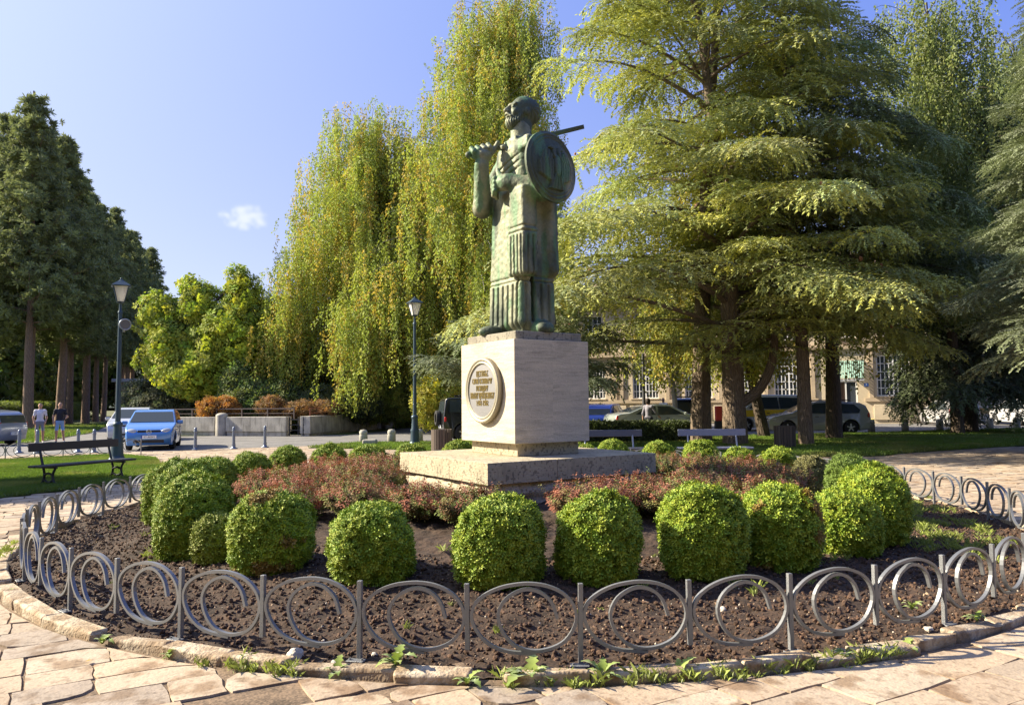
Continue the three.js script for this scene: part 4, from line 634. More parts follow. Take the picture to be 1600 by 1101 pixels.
function cedar(o) {
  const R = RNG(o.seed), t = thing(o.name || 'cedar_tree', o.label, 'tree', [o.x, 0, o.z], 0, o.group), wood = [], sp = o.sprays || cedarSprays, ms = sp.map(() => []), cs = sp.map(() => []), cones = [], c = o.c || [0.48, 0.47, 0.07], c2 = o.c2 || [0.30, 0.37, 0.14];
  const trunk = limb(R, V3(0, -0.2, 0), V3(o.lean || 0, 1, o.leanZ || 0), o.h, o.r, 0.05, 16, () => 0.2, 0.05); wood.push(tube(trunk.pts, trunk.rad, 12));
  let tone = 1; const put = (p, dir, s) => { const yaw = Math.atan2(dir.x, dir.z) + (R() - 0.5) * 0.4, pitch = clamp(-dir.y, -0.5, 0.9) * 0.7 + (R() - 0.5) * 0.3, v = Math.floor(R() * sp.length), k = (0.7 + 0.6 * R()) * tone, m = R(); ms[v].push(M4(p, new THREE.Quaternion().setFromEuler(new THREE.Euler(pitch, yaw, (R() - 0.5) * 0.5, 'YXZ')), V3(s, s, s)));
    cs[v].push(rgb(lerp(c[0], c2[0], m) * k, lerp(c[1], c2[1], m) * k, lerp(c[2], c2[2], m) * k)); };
  let y = o.y0; const spray = o.spray || 1;
  let i = 0;
  while (y < o.h * 0.985) {
    const f = (y - o.y0) / (o.h - o.y0), nb = o.perWhorl || 3;
    for (let k = 0; k < nb; k++, i++) {
      const a = i * 2.4 + R() * 0.8, rad = o.prof(f, a, y) * (0.72 + 0.42 * R()); if (rad < 0.35) continue;
      const [p] = along(trunk, clamp((y + (R() - 0.5) * 0.5) / o.h)); const up = (o.up ?? 0.35) + 0.25 * f;
      const L = limb(R, p, V3(Math.cos(a), up * (0.6 + 0.8 * R()), Math.sin(a)), rad, Math.min(0.11, 0.018 + rad * 0.016), 0.008, 9, (tt) => -(o.bend ?? 1.0) * (0.4 + tt), 0.16); wood.push(tube(L.pts, L.rad, 5));
      tone = 0.75 + 0.5 * R();
      const m = Math.ceil(rad * (o.dens || 3.4) * (o.low && y < o.low ? 1.4 : 1));
      for (let q = 0; q < m; q++) {
        const tt = lerp(0.27, 1, (q + R()) / m), [b, d] = along(L, tt), reach = (1 - tt) * 0.55 * rad * 0.5 + 0.15;
        for (const side of [-1, 1, 0]) { if (side === 0 && R() > 0.5) continue; const dd = d.clone().applyAxisAngle(UPV, side * (0.65 + 0.55 * R())), off = b.clone().addScaledVector(dd, side ? reach * R() * 1.5 : 0); off.y += (R() - 0.5) * 0.16 - (side ? 0.05 : 0); dd.y -= 0.05 + 0.2 * R(); put(off, dd, spray * (0.75 + 0.6 * R()) * (side ? 1 : 1.15)); if (o.cones && R() < 0.035) cones.push(off.clone().add(V3(dd.x * 0.3, 0.02, dd.z * 0.3))); }
      }
      put(L.pts[9], V3().subVectors(L.pts[9], L.pts[8]).normalize(), spray * 1.1);
    }
    y += (o.gap || 0.5) * (0.8 + 0.4 * R()) * (o.low && y < o.low ? 0.7 : 1);
  }
  for (const e of o.extra || []) e(R, wood, put);
  part('trunk', merge(wood), o.bark || mBark, t);
  const cr = new THREE.Group(); cr.name = 'crown'; t.add(cr); sp.forEach((g, k) => inst('foliage_sprays', g, mNeedle, ms[k], cs[k], cr, 'stuff'));
  if (cones.length) inst('cones', coneGeo, mCone, cones.map((p) => M4(p, new THREE.Quaternion(), 0.9 + R())), null, cr, 'stuff');
  return t;
}
// the cedar group on the right lawn
cedar({ seed: 101, low: 8.8, x: 7.75, z: -26.4, h: 21, r: 0.46, y0: 4.0, gap: 0.76, bend: 0.8, perWhorl: 3, dens: 1.8, spray: 1.0, cones: true, label: 'big cedar with a curved low limb and cone-bearing level branches near the benches', prof: (f, a) => lerp(6.6, 1.4, Math.pow(f, 1.1)) * (1 + 0.12 * Math.sin(a * 3)) * (1 + 0.32 * Math.max(0, Math.cos(a - 2.4))),
  extra: [(R, wood, put) => { // the curved limb that leaves the trunk low and turns upright
    const c = new THREE.CatmullRomCurve3([V3(0.2, 1.5, 0.1), V3(0.75, 1.9, 0.2), V3(1.2, 2.7, 0.25), V3(1.4, 3.7, 0.2), V3(1.35, 5, 0.2), V3(1.2, 7, 0.3), V3(1.1, 9, 0.2)]); const P = c.getPoints(20); wood.push(tube(P, P.map((_, i) => lerp(0.2, 0.06, i / 20)), 10));
    for (let i = 9; i < 20; i++) for (let k = 0; k < 4; k++) { const a = R() * 6.28, l = 1.2 + 1.6 * R(), L = limb(R, P[i], V3(Math.cos(a), 0.2, Math.sin(a)), l, 0.03, 0.006, 5, () => -0.8); wood.push(tube(L.pts, L.rad, 4)); for (let q = 1; q <= 5; q++) put(L.pts[q], V3(Math.cos(a), -0.1, Math.sin(a)), 0.8 + 0.4 * R()); }
    const L2 = limb(R, V3(-0.2, 3.4, 0.1), V3(-1, 0.1, 0.25), 4.6, 0.13, 0.03, 8, () => -0.15); wood.push(tube(L2.pts, L2.rad, 8)); for (let q = 2; q <= 8; q++) for (let k = 0; k < 3; k++) put(L2.pts[q].clone().add(V3(0, 0.05, (R() - 0.5) * 0.8)), V3(-1, -0.2, (R() - 0.5) * 2), 0.9); }] });
cedar({ seed: 102, x: 7.0, z: -28.2, h: 22, r: 0.42, y0: 8.5, gap: 1.15, perWhorl: 3, dens: 1.6, spray: 1.0, label: 'tall straight-trunked cedar standing close behind the big cedar', prof: (f, a) => lerp(5.6, 1.2, f) * (Math.cos(a) < 0 ? 1.15 : 0.95) });
cedar({ seed: 103, x: 9.9, z: -25.6, h: 16, r: 0.27, y0: 4.3, gap: 0.7, bend: 0.6, perWhorl: 3, dens: 2.0, spray: 1.0, cones: true, label: 'slim cedar trunk beside the slatted litter bin on the lawn', prof: (f, a) => lerp(4.9, 1.0, f) * (1 + 0.45 * Math.max(0, Math.cos(a)) * (1 - f)) });
cedar({ seed: 104, x: 12.4, z: -29.3, h: 17, r: 0.33, y0: 6.6, gap: 0.7, perWhorl: 3, dens: 2.6, spray: 1.05, bark: mDarkBark, c: [0.13, 0.16, 0.05], label: 'dark-barked cedar in front of the building entrance', prof: (f, a) => lerp(5.4, 1.2, f) });
cedar({ seed: 105, x: 20.2, z: -33.6, h: 15, r: 0.42, y0: 2.3, gap: 0.55, perWhorl: 4, dens: 2.6, spray: 1.1, bend: 1.5, bark: mDarkBark, c: [0.12, 0.15, 0.05], c2: [0.09, 0.13, 0.05], label: 'dark spreading conifer with low drooping boughs before parked silver cars', prof: (f, a) => lerp(3.1, 0.8, f) });
// low cedar boughs showing on the left of the pedestal belong to a young cedar behind the bench
cedar({ seed: 106, x: 0.6, z: -25.6, h: 3.7, r: 0.14, y0: 1.9, gap: 0.3, perWhorl: 4, dens: 3.2, spray: 0.85, bend: 0.3, cones: true, c: [0.2, 0.24, 0.09], c2: [0.2, 0.26, 0.13], label: 'young pale green cedar with low flat boughs behind the pedestal', prof: (f) => lerp(3.5, 1.8, f) });
// leaning dark trunk behind the big cedar
weepingBirch({ seed: 151, x: 10.4, z: -31.2, h: 15, r: 0.27, lean: -0.16, n: 40, dens: 3.4, len: 4.2, yMin: 3.2, bark: mDarkBark, c: [0.33, 0.35, 0.04], label: 'weeping birch with leaning black trunk hanging behind the cedars', prof: (f) => lerp(5.2, 1.2, f) });
weepingBirch({ seed: 152, x: 18.9, z: -32.2, h: 19.5, r: 0.28, n: 64, dens: 6, len: 3.8, yMin: 5.6, bark: mDarkBark, c: [0.18, 0.23, 0.045], label: 'dark weeping birch rising between cedars and spruce', prof: (f) => lerp(5.0, 1.6, f) });
weepingBirch({ seed: 153, x: 25.5, z: -36.0, h: 20, r: 0.3, n: 60, dens: 6, len: 4.2, yMin: 3.2, bark: mDarkBark, c: [0.18, 0.23, 0.045], label: 'dark weeping birch beside the yellow house', prof: (f) => lerp(5.2, 1.6, f) });
weepingBirch({ seed: 154, x: 7.9, z: -36.6, h: 9, r: 0.16, n: 30, dens: 3.2, len: 4, yMin: 3.3, c: [0.36, 0.38, 0.04], label: 'small bright weeping birch hanging in front of the cream building', prof: (f) => lerp(2.2, 1.0, f) });
// the two large weeping birches behind the statue
weepingBirch({ seed: 161, x: -8.3, z: -46, h: 19.0, r: 0.33, n: 80, dens: 8.5, len: 5.4, yMin: 1.9, c: [0.34, 0.41, 0.05], label: 'broad yellow-green weeping birch behind the low concrete walls and lamp post', prof: (f, a) => lerp(6.4, 2.0, Math.pow(f, 1.6)) });
weepingBirch({ seed: 162, x: -2.4, z: -41, h: 26.5, r: 0.36, n: 92, dens: 8, len: 5.0, yMin: 2.4, c: [0.34, 0.41, 0.05], label: 'tallest weeping birch, rising behind the bronze statue', prof: (f, a) => lerp(5.8, 2.0, Math.pow(f, 1.2)) });

// --- pines of the row along the road: needle tufts on whorled limbs above bare trunks
function tuftGeo(seed, n, L, w) { const R = RNG(seed), pos = [], idx = []; for (let i = 0; i < n; i++) { const u = R() * 1.7 - 0.7, a = R() * 6.283, s = Math.sqrt(Math.max(0, 1 - u * u)), d = V3(s * Math.cos(a), u, s * Math.sin(a)), sd = V3(R() - 0.5, R() - 0.5, R() - 0.5).cross(d).normalize(), l = L * (0.6 + 0.6 * R()), k = pos.length / 3, o = d.clone().multiplyScalar(L * 0.12), q = (f, g) => pos.push(o.x + d.x * l * f + sd.x * w * g, o.y + d.y * l * f + sd.y * w * g, o.z + d.z * l * f + sd.z * w * g); q(0, -0.35); q(0, 0.35); q(0.7, 0.5); q(1, 0); q(0.7, -0.5); idx.push(k, k + 1, k + 2, k, k + 2, k + 4, k + 4, k + 2, k + 3); } const g = geoFrom(pos, idx).toNonIndexed(); g.computeVertexNormals(); return g; }
const pineTufts = [tuftGeo(31, 30, 0.26, 0.045), tuftGeo(32, 28, 0.23, 0.045)];
function pine(x, z, h, r, bare, seed, label, wide = 3.4) {
  const R = RNG(seed), t = thing('pine_tree', label, 'tree', [x, 0, z], 0, 'pines in the row along the road'), wood = [], ms = [[], []], cs = [[], []];
  const trunk = limb(R, V3(0, -0.2, 0), V3((R() - 0.5) * 0.06, 1, 0), h * 0.98, r, 0.05, 12, () => 0.2, 0.04); wood.push(tube(trunk.pts, trunk.rad, 9));
  let y = bare, i = 0;
  while (y < h * 0.99) { const f = (y - bare) / (h - bare), rad = wide * Math.pow(1 - f, 0.95) * (0.55 + 0.45 * Math.min(1, f * 6)) + 0.3;
    for (let k = 0; k < 5; k++, i++) { const a = i * 2.4 + R(), L = limb(R, along(trunk, clamp(y / h))[0], V3(Math.cos(a), 0.15 + 0.5 * f, Math.sin(a)), rad * (0.7 + 0.5 * R()), 0.05, 0.012, 5, (tt) => 0.5 * tt, 0.25); wood.push(tube(L.pts, L.rad, 4));
      const m = Math.ceil(rad * 6 + 3); for (let q = 0; q < m; q++) { const [p, d] = along(L, lerp(0.3, 1, (q + R()) / m)), j = V3(R() - 0.5, (R() - 0.3) * 0.7, R() - 0.5).multiplyScalar(1.1 * (rad / 3.4 + 0.3)), v = R() < 0.5 ? 0 : 1, kk = 0.7 + 0.6 * R(); ms[v].push(M4(p.add(j), qUp(V3(d.x * 0.6, 1, d.z * 0.6).normalize(), R), 1.0 + 0.8 * R())); cs[v].push(rgb(0.21 * kk, 0.245 * kk, 0.085 * kk)); } }
    y += 0.75 + 0.25 * R(); }
  part('trunk', merge(wood), mPineBark, t); const cr = new THREE.Group(); cr.name = 'crown'; t.add(cr); pineTufts.forEach((g, k) => inst('needle_tufts', g, mNeedle, ms[k], cs[k], cr, 'stuff'));
}
{ const R = RNG(41), PLb = 'tall dark pine with bare straight trunk in the row along the road';
  pine(-34.6, -49.6, 22, 0.3, 6.2, 399, PLb, 4.2);
  const P0 = [-31.6, -48.5], P1 = [-46.3, -95];
  for (let i = 0; i < 15; i++) { const f = i / 14, x = lerp(P0[0], P1[0], f), z = lerp(P0[1], P1[1], f); pine(x + (R() - 0.5) * 1.4, z + (R() - 0.5) * 1.5, lerp(21.6, 19.5, f) + 2.4 * R(), 0.27 + 0.06 * R(), 6.0 + 1.5 * R(), 300 + i, PLb, 4.6); }
  for (let i = 0; i < 6; i++) { const f = i / 5, x = lerp(-40, -60, f), z = lerp(-54, -90, f); pine(x + (R() - 0.5) * 2, z + (R() - 0.5) * 2, 21 + 2.5 * R(), 0.28, 6 + 1.5 * R(), 340 + i, PLb, 4.0); } }

// --- broadleaf trees and shrubs: clusters of blade leaves
const bigLeaf = [leafFan(RNG(81), 15, 0.24, 0.20, 0.22, 0.3, 0.3), leafFan(RNG(82), 14, 0.22, 0.17, 0.25, 0.1, 0.3)];
const smallLeaf = [leafFan(RNG(83), 16, 0.11, 0.07, 0.12, 0.5, 0.2)];
const mLeaf = leafMat([1, 1, 1], { roughness: 0.55, transmission: 0.42 });
function broadleaf(name, label, cat, x, z, blobs, n, c, geos, s0, trunkH, r, opt = {}) {
  const R = RNG(Math.round((x + 90) * 53 + (z + 120) * 71)), t = thing(name, label, cat, [x, 0, z], 0, opt.group), ms = geos.map(() => []), cs = geos.map(() => []), wood = [];
  const top = Math.max(...blobs.map((b) => b[1])); const trunk = limb(R, V3(0, -0.2, 0), V3(0, 1, 0), top * 0.9, r, r * 0.25, 8, () => 0.3, 0.1); wood.push(tube(trunk.pts, trunk.rad, 8));
  let vol = 0; blobs.forEach((b) => (vol += b[3] * b[4] * b[3]));
  for (const [bx, by, bz, rx, ry] of blobs) {
    const st = along(trunk, clamp((by - ry * 0.6) / (top * 0.9), 0.1, 0.95))[0], L = limb(R, st, V3(bx - st.x, by - st.y + 0.3, bz - st.z), Math.hypot(bx - st.x, by - st.y, bz - st.z) + 0.01, r * 0.5, r * 0.1, 5, () => 0, 0.15); wood.push(tube(L.pts, L.rad, 5));
    const m = Math.round(n * rx * ry * rx / vol);
    for (let i = 0; i < m; i++) { const u = R() * 2 - 1, a = R() * 6.283, s = Math.sqrt(1 - u * u), d = V3(s * Math.cos(a), u, s * Math.sin(a)), nz = 0.55 + 0.9 * fbm(d.x * 2 + bx * 3, d.y * 2 + by, d.z * 2, 3), f = Math.pow(R(), 0.42) * nz; const p = V3(bx + d.x * rx * f, by + d.y * ry * f, bz + d.z * rx * f); if (p.y < 0.05) continue;
      const v = Math.floor(R() * geos.length), k = 0.65 + 0.65 * R(), y = R(); ms[v].push(M4(p, qUp(d.clone().add(V3(R() - 0.5, R() - 0.5, R() - 0.5)).normalize(), R), s0 * (0.75 + 0.5 * R()))); cs[v].push(rgb(c[0] * k * (0.8 + 0.45 * y), c[1] * k, c[2] * k)); } }
  part(opt.trunkName || 'trunk', merge(wood), mDarkBark, t); const cr = new THREE.Group(); cr.name = opt.crown || 'crown'; t.add(cr); geos.forEach((g, k) => inst('leaf_clusters', g, opt.mat || mLeaf, ms[k], cs[k], cr, 'stuff')); return t;
}
broadleaf('plane_tree', 'yellow-green broad leaved tree behind the parked blue car', 'tree', -17.5, -44, [[-1.8, 4.59, 0.0, 2.13, 2.05], [1.31, 5.08, 0.25, 2.21, 2.3], [-2.79, 6.72, 0.25, 1.23, 1.39], [-0.74, 7.05, 0.0, 1.39, 1.64], [1.8, 7.46, 0.0, 1.23, 1.89], [2.95, 6.07, -0.25, 1.07, 1.39], [-0.16, 3.44, 0.49, 2.46, 1.48], [2.79, 3.94, 0.0, 1.31, 1.48], [-1.48, 8.45, 0.0, 0.57, 0.82], [1.48, 8.77, 0.16, 0.66, 0.9]], 7400, [0.37, 0.44, 0.03], bigLeaf, 0.78, 3, 0.22);
broadleaf('broadleaf_shrub', 'rounded mid green shrub behind the concrete wall', 'shrub', -14.2, -41.5, [[0, 1.5, 0, 1.5, 1.3], [1.6, 1.3, 0.2, 1.2, 1.1], [-0.9, 2.4, 0, 0.8, 1.3]], 2600, [0.15, 0.21, 0.035], smallLeaf, 1.5, 1, 0.08);
broadleaf('broadleaf_shrub', 'grey-green bush between stone kiosk and parked blue car', 'shrub', -20.6, -45, [[0, 1.3, 0, 1.9, 1.1], [2.2, 1.1, 0.3, 1.6, 0.9], [-1.4, 1.8, 0, 1.1, 1.3]], 2600, [0.085, 0.105, 0.045], smallLeaf, 1.4, 1, 0.08);
broadleaf('broadleaf_shrub', 'small orange-brown rounded bush above the concrete wall', 'shrub', -14.9, -39.6, [[0, 1.45, 0, 0.55, 0.5], [-0.9, 1.4, 0, 0.6, 0.45]], 900, [0.42, 0.21, 0.03], smallLeaf, 0.8, 1, 0.04);
broadleaf('broadleaf_shrub', 'russet low bush behind the railing above the wall', 'shrub', -12.6, -39.7, [[0, 1.4, 0, 0.75, 0.5], [1.5, 1.3, 0, 0.9, 0.35], [2.8, 1.35, 0, 0.7, 0.35]], 1100, [0.30, 0.17, 0.05], smallLeaf, 0.8, 1, 0.04);
broadleaf('broadleaf_shrub', 'bright yellow shrub beside the black off-roader', 'shrub', -4.0, -38.2, [[0, 1.6, 0, 0.9, 1.4], [0.9, 1.5, 0.1, 0.8, 1.1]], 1500, [0.42, 0.42, 0.03], smallLeaf, 1.1, 1, 0.05);
broadleaf('broadleaf_shrub', 'fresh green shrub behind the wall beside the lamp post', 'shrub', -6.8, -44.0, [[0, 1.7, 0, 1.4, 1.2], [-1.5, 1.5, 0, 1.1, 1.0]], 1900, [0.24, 0.29, 0.035], smallLeaf, 1.2, 1, 0.05);
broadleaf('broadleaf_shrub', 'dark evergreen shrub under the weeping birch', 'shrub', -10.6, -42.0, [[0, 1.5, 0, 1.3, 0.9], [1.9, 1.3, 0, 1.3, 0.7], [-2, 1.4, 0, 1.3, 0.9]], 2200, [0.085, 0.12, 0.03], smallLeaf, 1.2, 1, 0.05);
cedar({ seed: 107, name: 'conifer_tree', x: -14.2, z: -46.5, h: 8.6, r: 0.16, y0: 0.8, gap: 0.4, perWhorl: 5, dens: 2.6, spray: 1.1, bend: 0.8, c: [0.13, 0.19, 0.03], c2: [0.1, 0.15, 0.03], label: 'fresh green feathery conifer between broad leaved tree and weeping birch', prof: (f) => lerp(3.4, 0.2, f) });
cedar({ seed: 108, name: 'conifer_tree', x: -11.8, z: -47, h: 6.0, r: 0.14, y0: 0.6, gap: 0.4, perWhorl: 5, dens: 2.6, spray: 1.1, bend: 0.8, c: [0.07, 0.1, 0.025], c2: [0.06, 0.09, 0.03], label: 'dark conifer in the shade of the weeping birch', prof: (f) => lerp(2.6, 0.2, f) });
// blue spruces at both edges of the picture: stiff brush-like twigs
const spruceSprays = [sprayGeo(21, 7, 0.35, 0.075, 0.030, 13, 1.0), sprayGeo(22, 6, 0.5, 0.075, 0.030, 13, 0.9)];
cedar({ seed: 111, name: 'spruce_tree', x: 15.2, z: -18.6, h: 14.5, r: 0.26, y0: 3.3, gap: 0.42, perWhorl: 6, dens: 3.4, spray: 0.72, up: 0.15, bend: 0.75, sprays: spruceSprays, c: [0.19, 0.235, 0.10], c2: [0.23, 0.27, 0.14], label: 'pale green spruce with dense brush-like twigs at the edge of the paved path', prof: (f) => lerp(3.9, 0.3, Math.pow(f, 0.9)) });
cedar({ seed: 112, name: 'spruce_tree', x: -13.3, z: -15.2, h: 3.4, r: 0.1, y0: 0.5, gap: 0.3, perWhorl: 5, dens: 3.4, spray: 0.6, up: 0.9, bend: 0.15, sprays: spruceSprays, c: [0.11, 0.17, 0.13], c2: [0.12, 0.18, 0.15], label: 'small blue-grey spruce beside the lawn with the dark bench', prof: (f) => lerp(2.9, 0.5, f) });
// clipped hedges
function hedge(label, x0, z0, x1, z1, w, h, n, c) {
  const R = RNG(Math.round(x0 * 31 + z0 * 17 + 5000)), L = Math.hypot(x1 - x0, z1 - z0), t = thing('hedge', label, 'hedge', [(x0 + x1) / 2, 0, (z0 + z1) / 2], Math.atan2(-(z1 - z0), x1 - x0)), ms = [], cs = [];
  const core = new THREE.BoxGeometry(L - 0.2, h - 0.12, w - 0.2, 24, 4, 4); core.translate(0, (h - 0.12) / 2, 0); part('inner_twigs', core, mTwig, t);
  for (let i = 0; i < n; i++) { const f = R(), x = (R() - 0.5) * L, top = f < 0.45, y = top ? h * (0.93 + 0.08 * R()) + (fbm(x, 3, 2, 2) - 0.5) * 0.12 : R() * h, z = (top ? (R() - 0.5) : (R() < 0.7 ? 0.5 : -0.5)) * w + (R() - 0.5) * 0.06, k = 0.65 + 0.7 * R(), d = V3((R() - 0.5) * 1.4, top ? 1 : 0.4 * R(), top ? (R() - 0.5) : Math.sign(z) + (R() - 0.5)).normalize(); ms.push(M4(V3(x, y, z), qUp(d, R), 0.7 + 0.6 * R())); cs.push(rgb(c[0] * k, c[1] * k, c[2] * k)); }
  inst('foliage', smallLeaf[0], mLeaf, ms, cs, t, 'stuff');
}
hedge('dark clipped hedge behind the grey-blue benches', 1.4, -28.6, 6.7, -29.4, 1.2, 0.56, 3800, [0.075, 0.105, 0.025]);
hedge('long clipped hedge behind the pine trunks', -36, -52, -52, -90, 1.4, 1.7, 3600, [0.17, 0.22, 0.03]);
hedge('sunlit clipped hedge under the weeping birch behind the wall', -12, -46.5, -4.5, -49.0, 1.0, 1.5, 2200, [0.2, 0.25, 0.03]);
// ------------------------------------------------------------------ walls and buildings
const mWhiteP = mat([0.72, 0.72, 0.74], 0.6), mGlass = mat([0.05, 0.06, 0.075], 0.08, { metalness: 0.0 });
const mCream = mat([0.68, 0.58, 0.44], 0.9, { map: tPlaster, bumpMap: tNoiseB, bumpScale: 0.006 }), mCreamD = mat([0.56, 0.45, 0.33], 0.9, { map: tPlaster, bumpMap: tNoiseB, bumpScale: 0.006 });
const tRoof = tex(256, (u, v) => { const a = fbm(u * 8, v * 8, 3, 3, 8), r = Math.abs(Math.sin(u * Math.PI * 12)), k = 0.6 + 0.4 * a; return [k * (0.75 + 0.25 * r), k * 0.9 * (0.75 + 0.25 * r), k * 0.85 * (0.75 + 0.25 * r)]; }, true, 2.4);
const mRoof = mat([0.42, 0.32, 0.27], 0.9, { map: tRoof });
function windowUnit(parent, x, y, w, h, zf, cols, rows, frameMat = mWhiteP) {
  const g = new THREE.Group(); g.name = 'window'; g.position.set(x, y, zf); parent.add(g); const fr = [], t = 0.07;
  fr.push(box(w, t, 0.1, 0, t / 2, 0), box(w, t, 0.1, 0, h - t / 2, 0), box(t, h - 2 * t, 0.1, -w / 2 + t / 2, h / 2, 0), box(t, h - 2 * t, 0.1, w / 2 - t / 2, h / 2, 0));
  part('frame', merge(fr), frameMat, g); const gr = [];
  for (let i = 1; i < cols; i++) gr.push(box(i * 2 === cols ? 0.09 : 0.05, h - 2 * t - 0.004, 0.05, -w / 2 + w * i / cols, h / 2, 0.012)); for (let j = 1; j < rows; j++) gr.push(box(w - 2 * t - 0.004, 0.05, 0.044, 0, h * j / rows, 0.012));
  if (gr.length) part('glazing_bars', merge(gr), frameMat, g);
  part('pane', box(w - 2 * t - 0.002, h - 2 * t - 0.002, 0.012, 0, h / 2, -0.03), mGlass, g);
  part('sill', box(w + 0.24, 0.09, 0.3, 0, -0.05, 0.17, 0.01), mCreamD, g); return g;
}
{
  const b = thing('building', 'cream stone two storey building with white gridded windows behind the cedars', 'building', [3.6, 0, -57.5], -0.46);
  const Lb = 25, H = 8.9, sh = new THREE.Shape([[-0.6, 0], [Lb, 0], [Lb, H], [-0.6, H]].map((v) => new THREE.Vector2(...v)));
  const wins = [2.7, 6.7, 10.5, 13.6, 16.5, 22.7], hole = (x0, y0, x1, y1) => sh.holes.push(new THREE.Path([[x0, y0], [x0, y1], [x1, y1], [x1, y0]].map((v) => new THREE.Vector2(...v))));
  for (const x of wins) hole(x - 0.95, 1.72, x + 0.95, 4.3); for (const x of [...wins, 20.0]) hole(x - 0.75, 5.5, x + 0.75, 7.9); hole(19.375, 0.02, 20.625, 2.75);
  const wg = new THREE.ExtrudeGeometry(sh, { depth: 0.4, bevelEnabled: false }); wg.translate(0, 0, -0.4); part('wall', uvm(wg), mCream, b);
  part('side_and_back_walls', uvm(merge([box(0.4, H, 11, -0.4, H / 2, -5.92), box(0.4, H, 11, Lb - 0.2, H / 2, -5.92), box(Lb, H, 0.4, Lb / 2, H / 2, -11.6)])), mCream, b);
  part('plinth_band', uvm(merge([box(18.6, 0.24, 0.12, 9.0, 1.5, 0.062, 0.01), box(3.9, 0.24, 0.12, 23.0, 1.5, 0.062, 0.01)])), mCreamD, b);
  for (let i = 0; i < 13; i++) { const x = -0.2 + i * 2.0; if (x > 18.3 && x < 21.2) continue; part('plinth_panel', uvm(box(1.72, 0.98, 0.08, x + 0.6, 0.72, 0.042, 0.02)), mCream, b); }
  for (const x of [-0.35, 1.3, 4.45, 4.95, 8.35, 8.85, 12.05, 15.05, 18.0, 21.45, 24.2]) part('pilaster', uvm(box(0.26, 3.1, 0.1, x, 3.18, 0.052, 0.008)), mCreamD, b);
  part('string_course', uvm(box(Lb + 0.5, 0.28, 0.2, Lb / 2 - 0.3, 4.9, 0.102, 0.02)), mCreamD, b);
  part('cornice', uvm(merge([box(Lb + 1.2, 0.22, 0.5, Lb / 2 - 0.3, H - 0.11, 0.25, 0.02), box(Lb + 1.5, 0.14, 0.75, Lb / 2 - 0.3, H + 0.07, 0.38, 0.02)])), mWhiteP, b);
  for (const x of wins) windowUnit(b, x, 1.72, 1.9, 2.58, -0.16, 8, 5); for (const x of [...wins, 20.0]) windowUnit(b, x, 5.5, 1.5, 2.4, -0.16, 4, 4);
  const rg = geoFrom([-1.2, H + 0.16, 0.9, Lb + 0.8, H + 0.16, 0.9, Lb + 0.8, H + 0.16, -12.5, -1.2, H + 0.16, -12.5, 5.5, H + 3.5, -5.8, Lb - 5.5, H + 3.5, -5.8], [0, 1, 5, 0, 5, 4, 1, 2, 5, 2, 3, 4, 2, 4, 5, 3, 0, 4]).toNonIndexed(); rg.computeVertexNormals(); part('roof', uvm(rg), mRoof, b);
  // entrance: glazed door, canopy, house number
  const d = new THREE.Group(); d.name = 'door'; d.position.set(20.0, 0.02, -0.14); b.add(d);
  part('door_frame', merge([box(0.1, 2.72, 0.12, -0.57, 1.36, 0), box(0.1, 2.72, 0.12, 0.57, 1.36, 0), box(1.04, 0.1, 0.12, 0, 2.67, 0), box(0.09, 2.6, 0.1, -0.06, 1.31, 0)]), mWhiteP, d);
  part('door_pane', box(0.5, 2.58, 0.02, 0.26, 1.31, -0.02), mGlass, d); part('door_pane', box(0.4, 2.58, 0.02, -0.31, 1.31, -0.02), mat([0.10, 0.06, 0.045], 0.4), d); part('door_handle', box(0.03, 0.3, 0.05, 0.04, 1.1, 0.07, 0.01), mat([0.5, 0.5, 0.5], 0.3, { metalness: 0.8 }), d);
  const cn = []; for (let i = 0; i < 16; i++) cn.push(box(0.075, 0.025, 1.75, -0.9 + i * 0.12, i % 2 ? 0.02 : 0, 0.78)); const cp = part('canopy', merge(cn), mat([0.30, 0.48, 0.40], 0.45, { metalness: 0.1 }), b); cp.position.set(20.1, 3.95, 0.05); cp.rotation.x = 0.72;
  part('canopy_fascia', box(1.95, 0.1, 0.06, 20.1, 2.76, 1.22), mWhiteP, b);
  const cv = document.createElement('canvas'); cv.width = cv.height = 64; const cx = cv.getContext('2d'); cx.fillStyle = '#2f6fd0'; cx.fillRect(0, 0, 64, 64); cx.fillStyle = '#fff'; cx.font = 'bold 44px sans-serif'; cx.textAlign = 'center'; cx.fillText('8', 32, 48); const ct = new THREE.CanvasTexture(cv); ct.colorSpace = THREE.SRGBColorSpace;
  const sg = part('house_number', new THREE.BoxGeometry(0.26, 0.2, 0.015), mat([1, 1, 1], 0.4, { map: ct }), b); sg.position.set(21.15, 2.45, 0.02);
}
{
  const b = thing('building', 'low yellow house with dark shop windows beside the cream building', 'building', [26.3, 0, -49.5], -0.08);
  const mY = mat([0.62, 0.42, 0.17], 0.9, { map: tPlaster }), mW2 = mat([0.6, 0.55, 0.47], 0.9, { map: tPlaster });
  part('wall', uvm(box(22, 6, 8, 11, 3, -4)), mY, b); part('plinth', uvm(box(22.1, 0.5, 0.2, 11, 0.25, 0.1)), mW2, b); part('white_band', uvm(box(9.4, 0.9, 0.12, 6.2, 1.35, 0.062)), mW2, b);
  for (const x of [2.2, 4.2, 6.2, 10, 12.5]) windowUnit(b, x, 1.85, 1.1, 1.7, 0.06, 2, 1, mat([0.16, 0.06, 0.045], 0.6));
  part('roof', uvm(box(23, 0.4, 9, 11, 6.2, -4, 0.05)), mRoof, b);
}
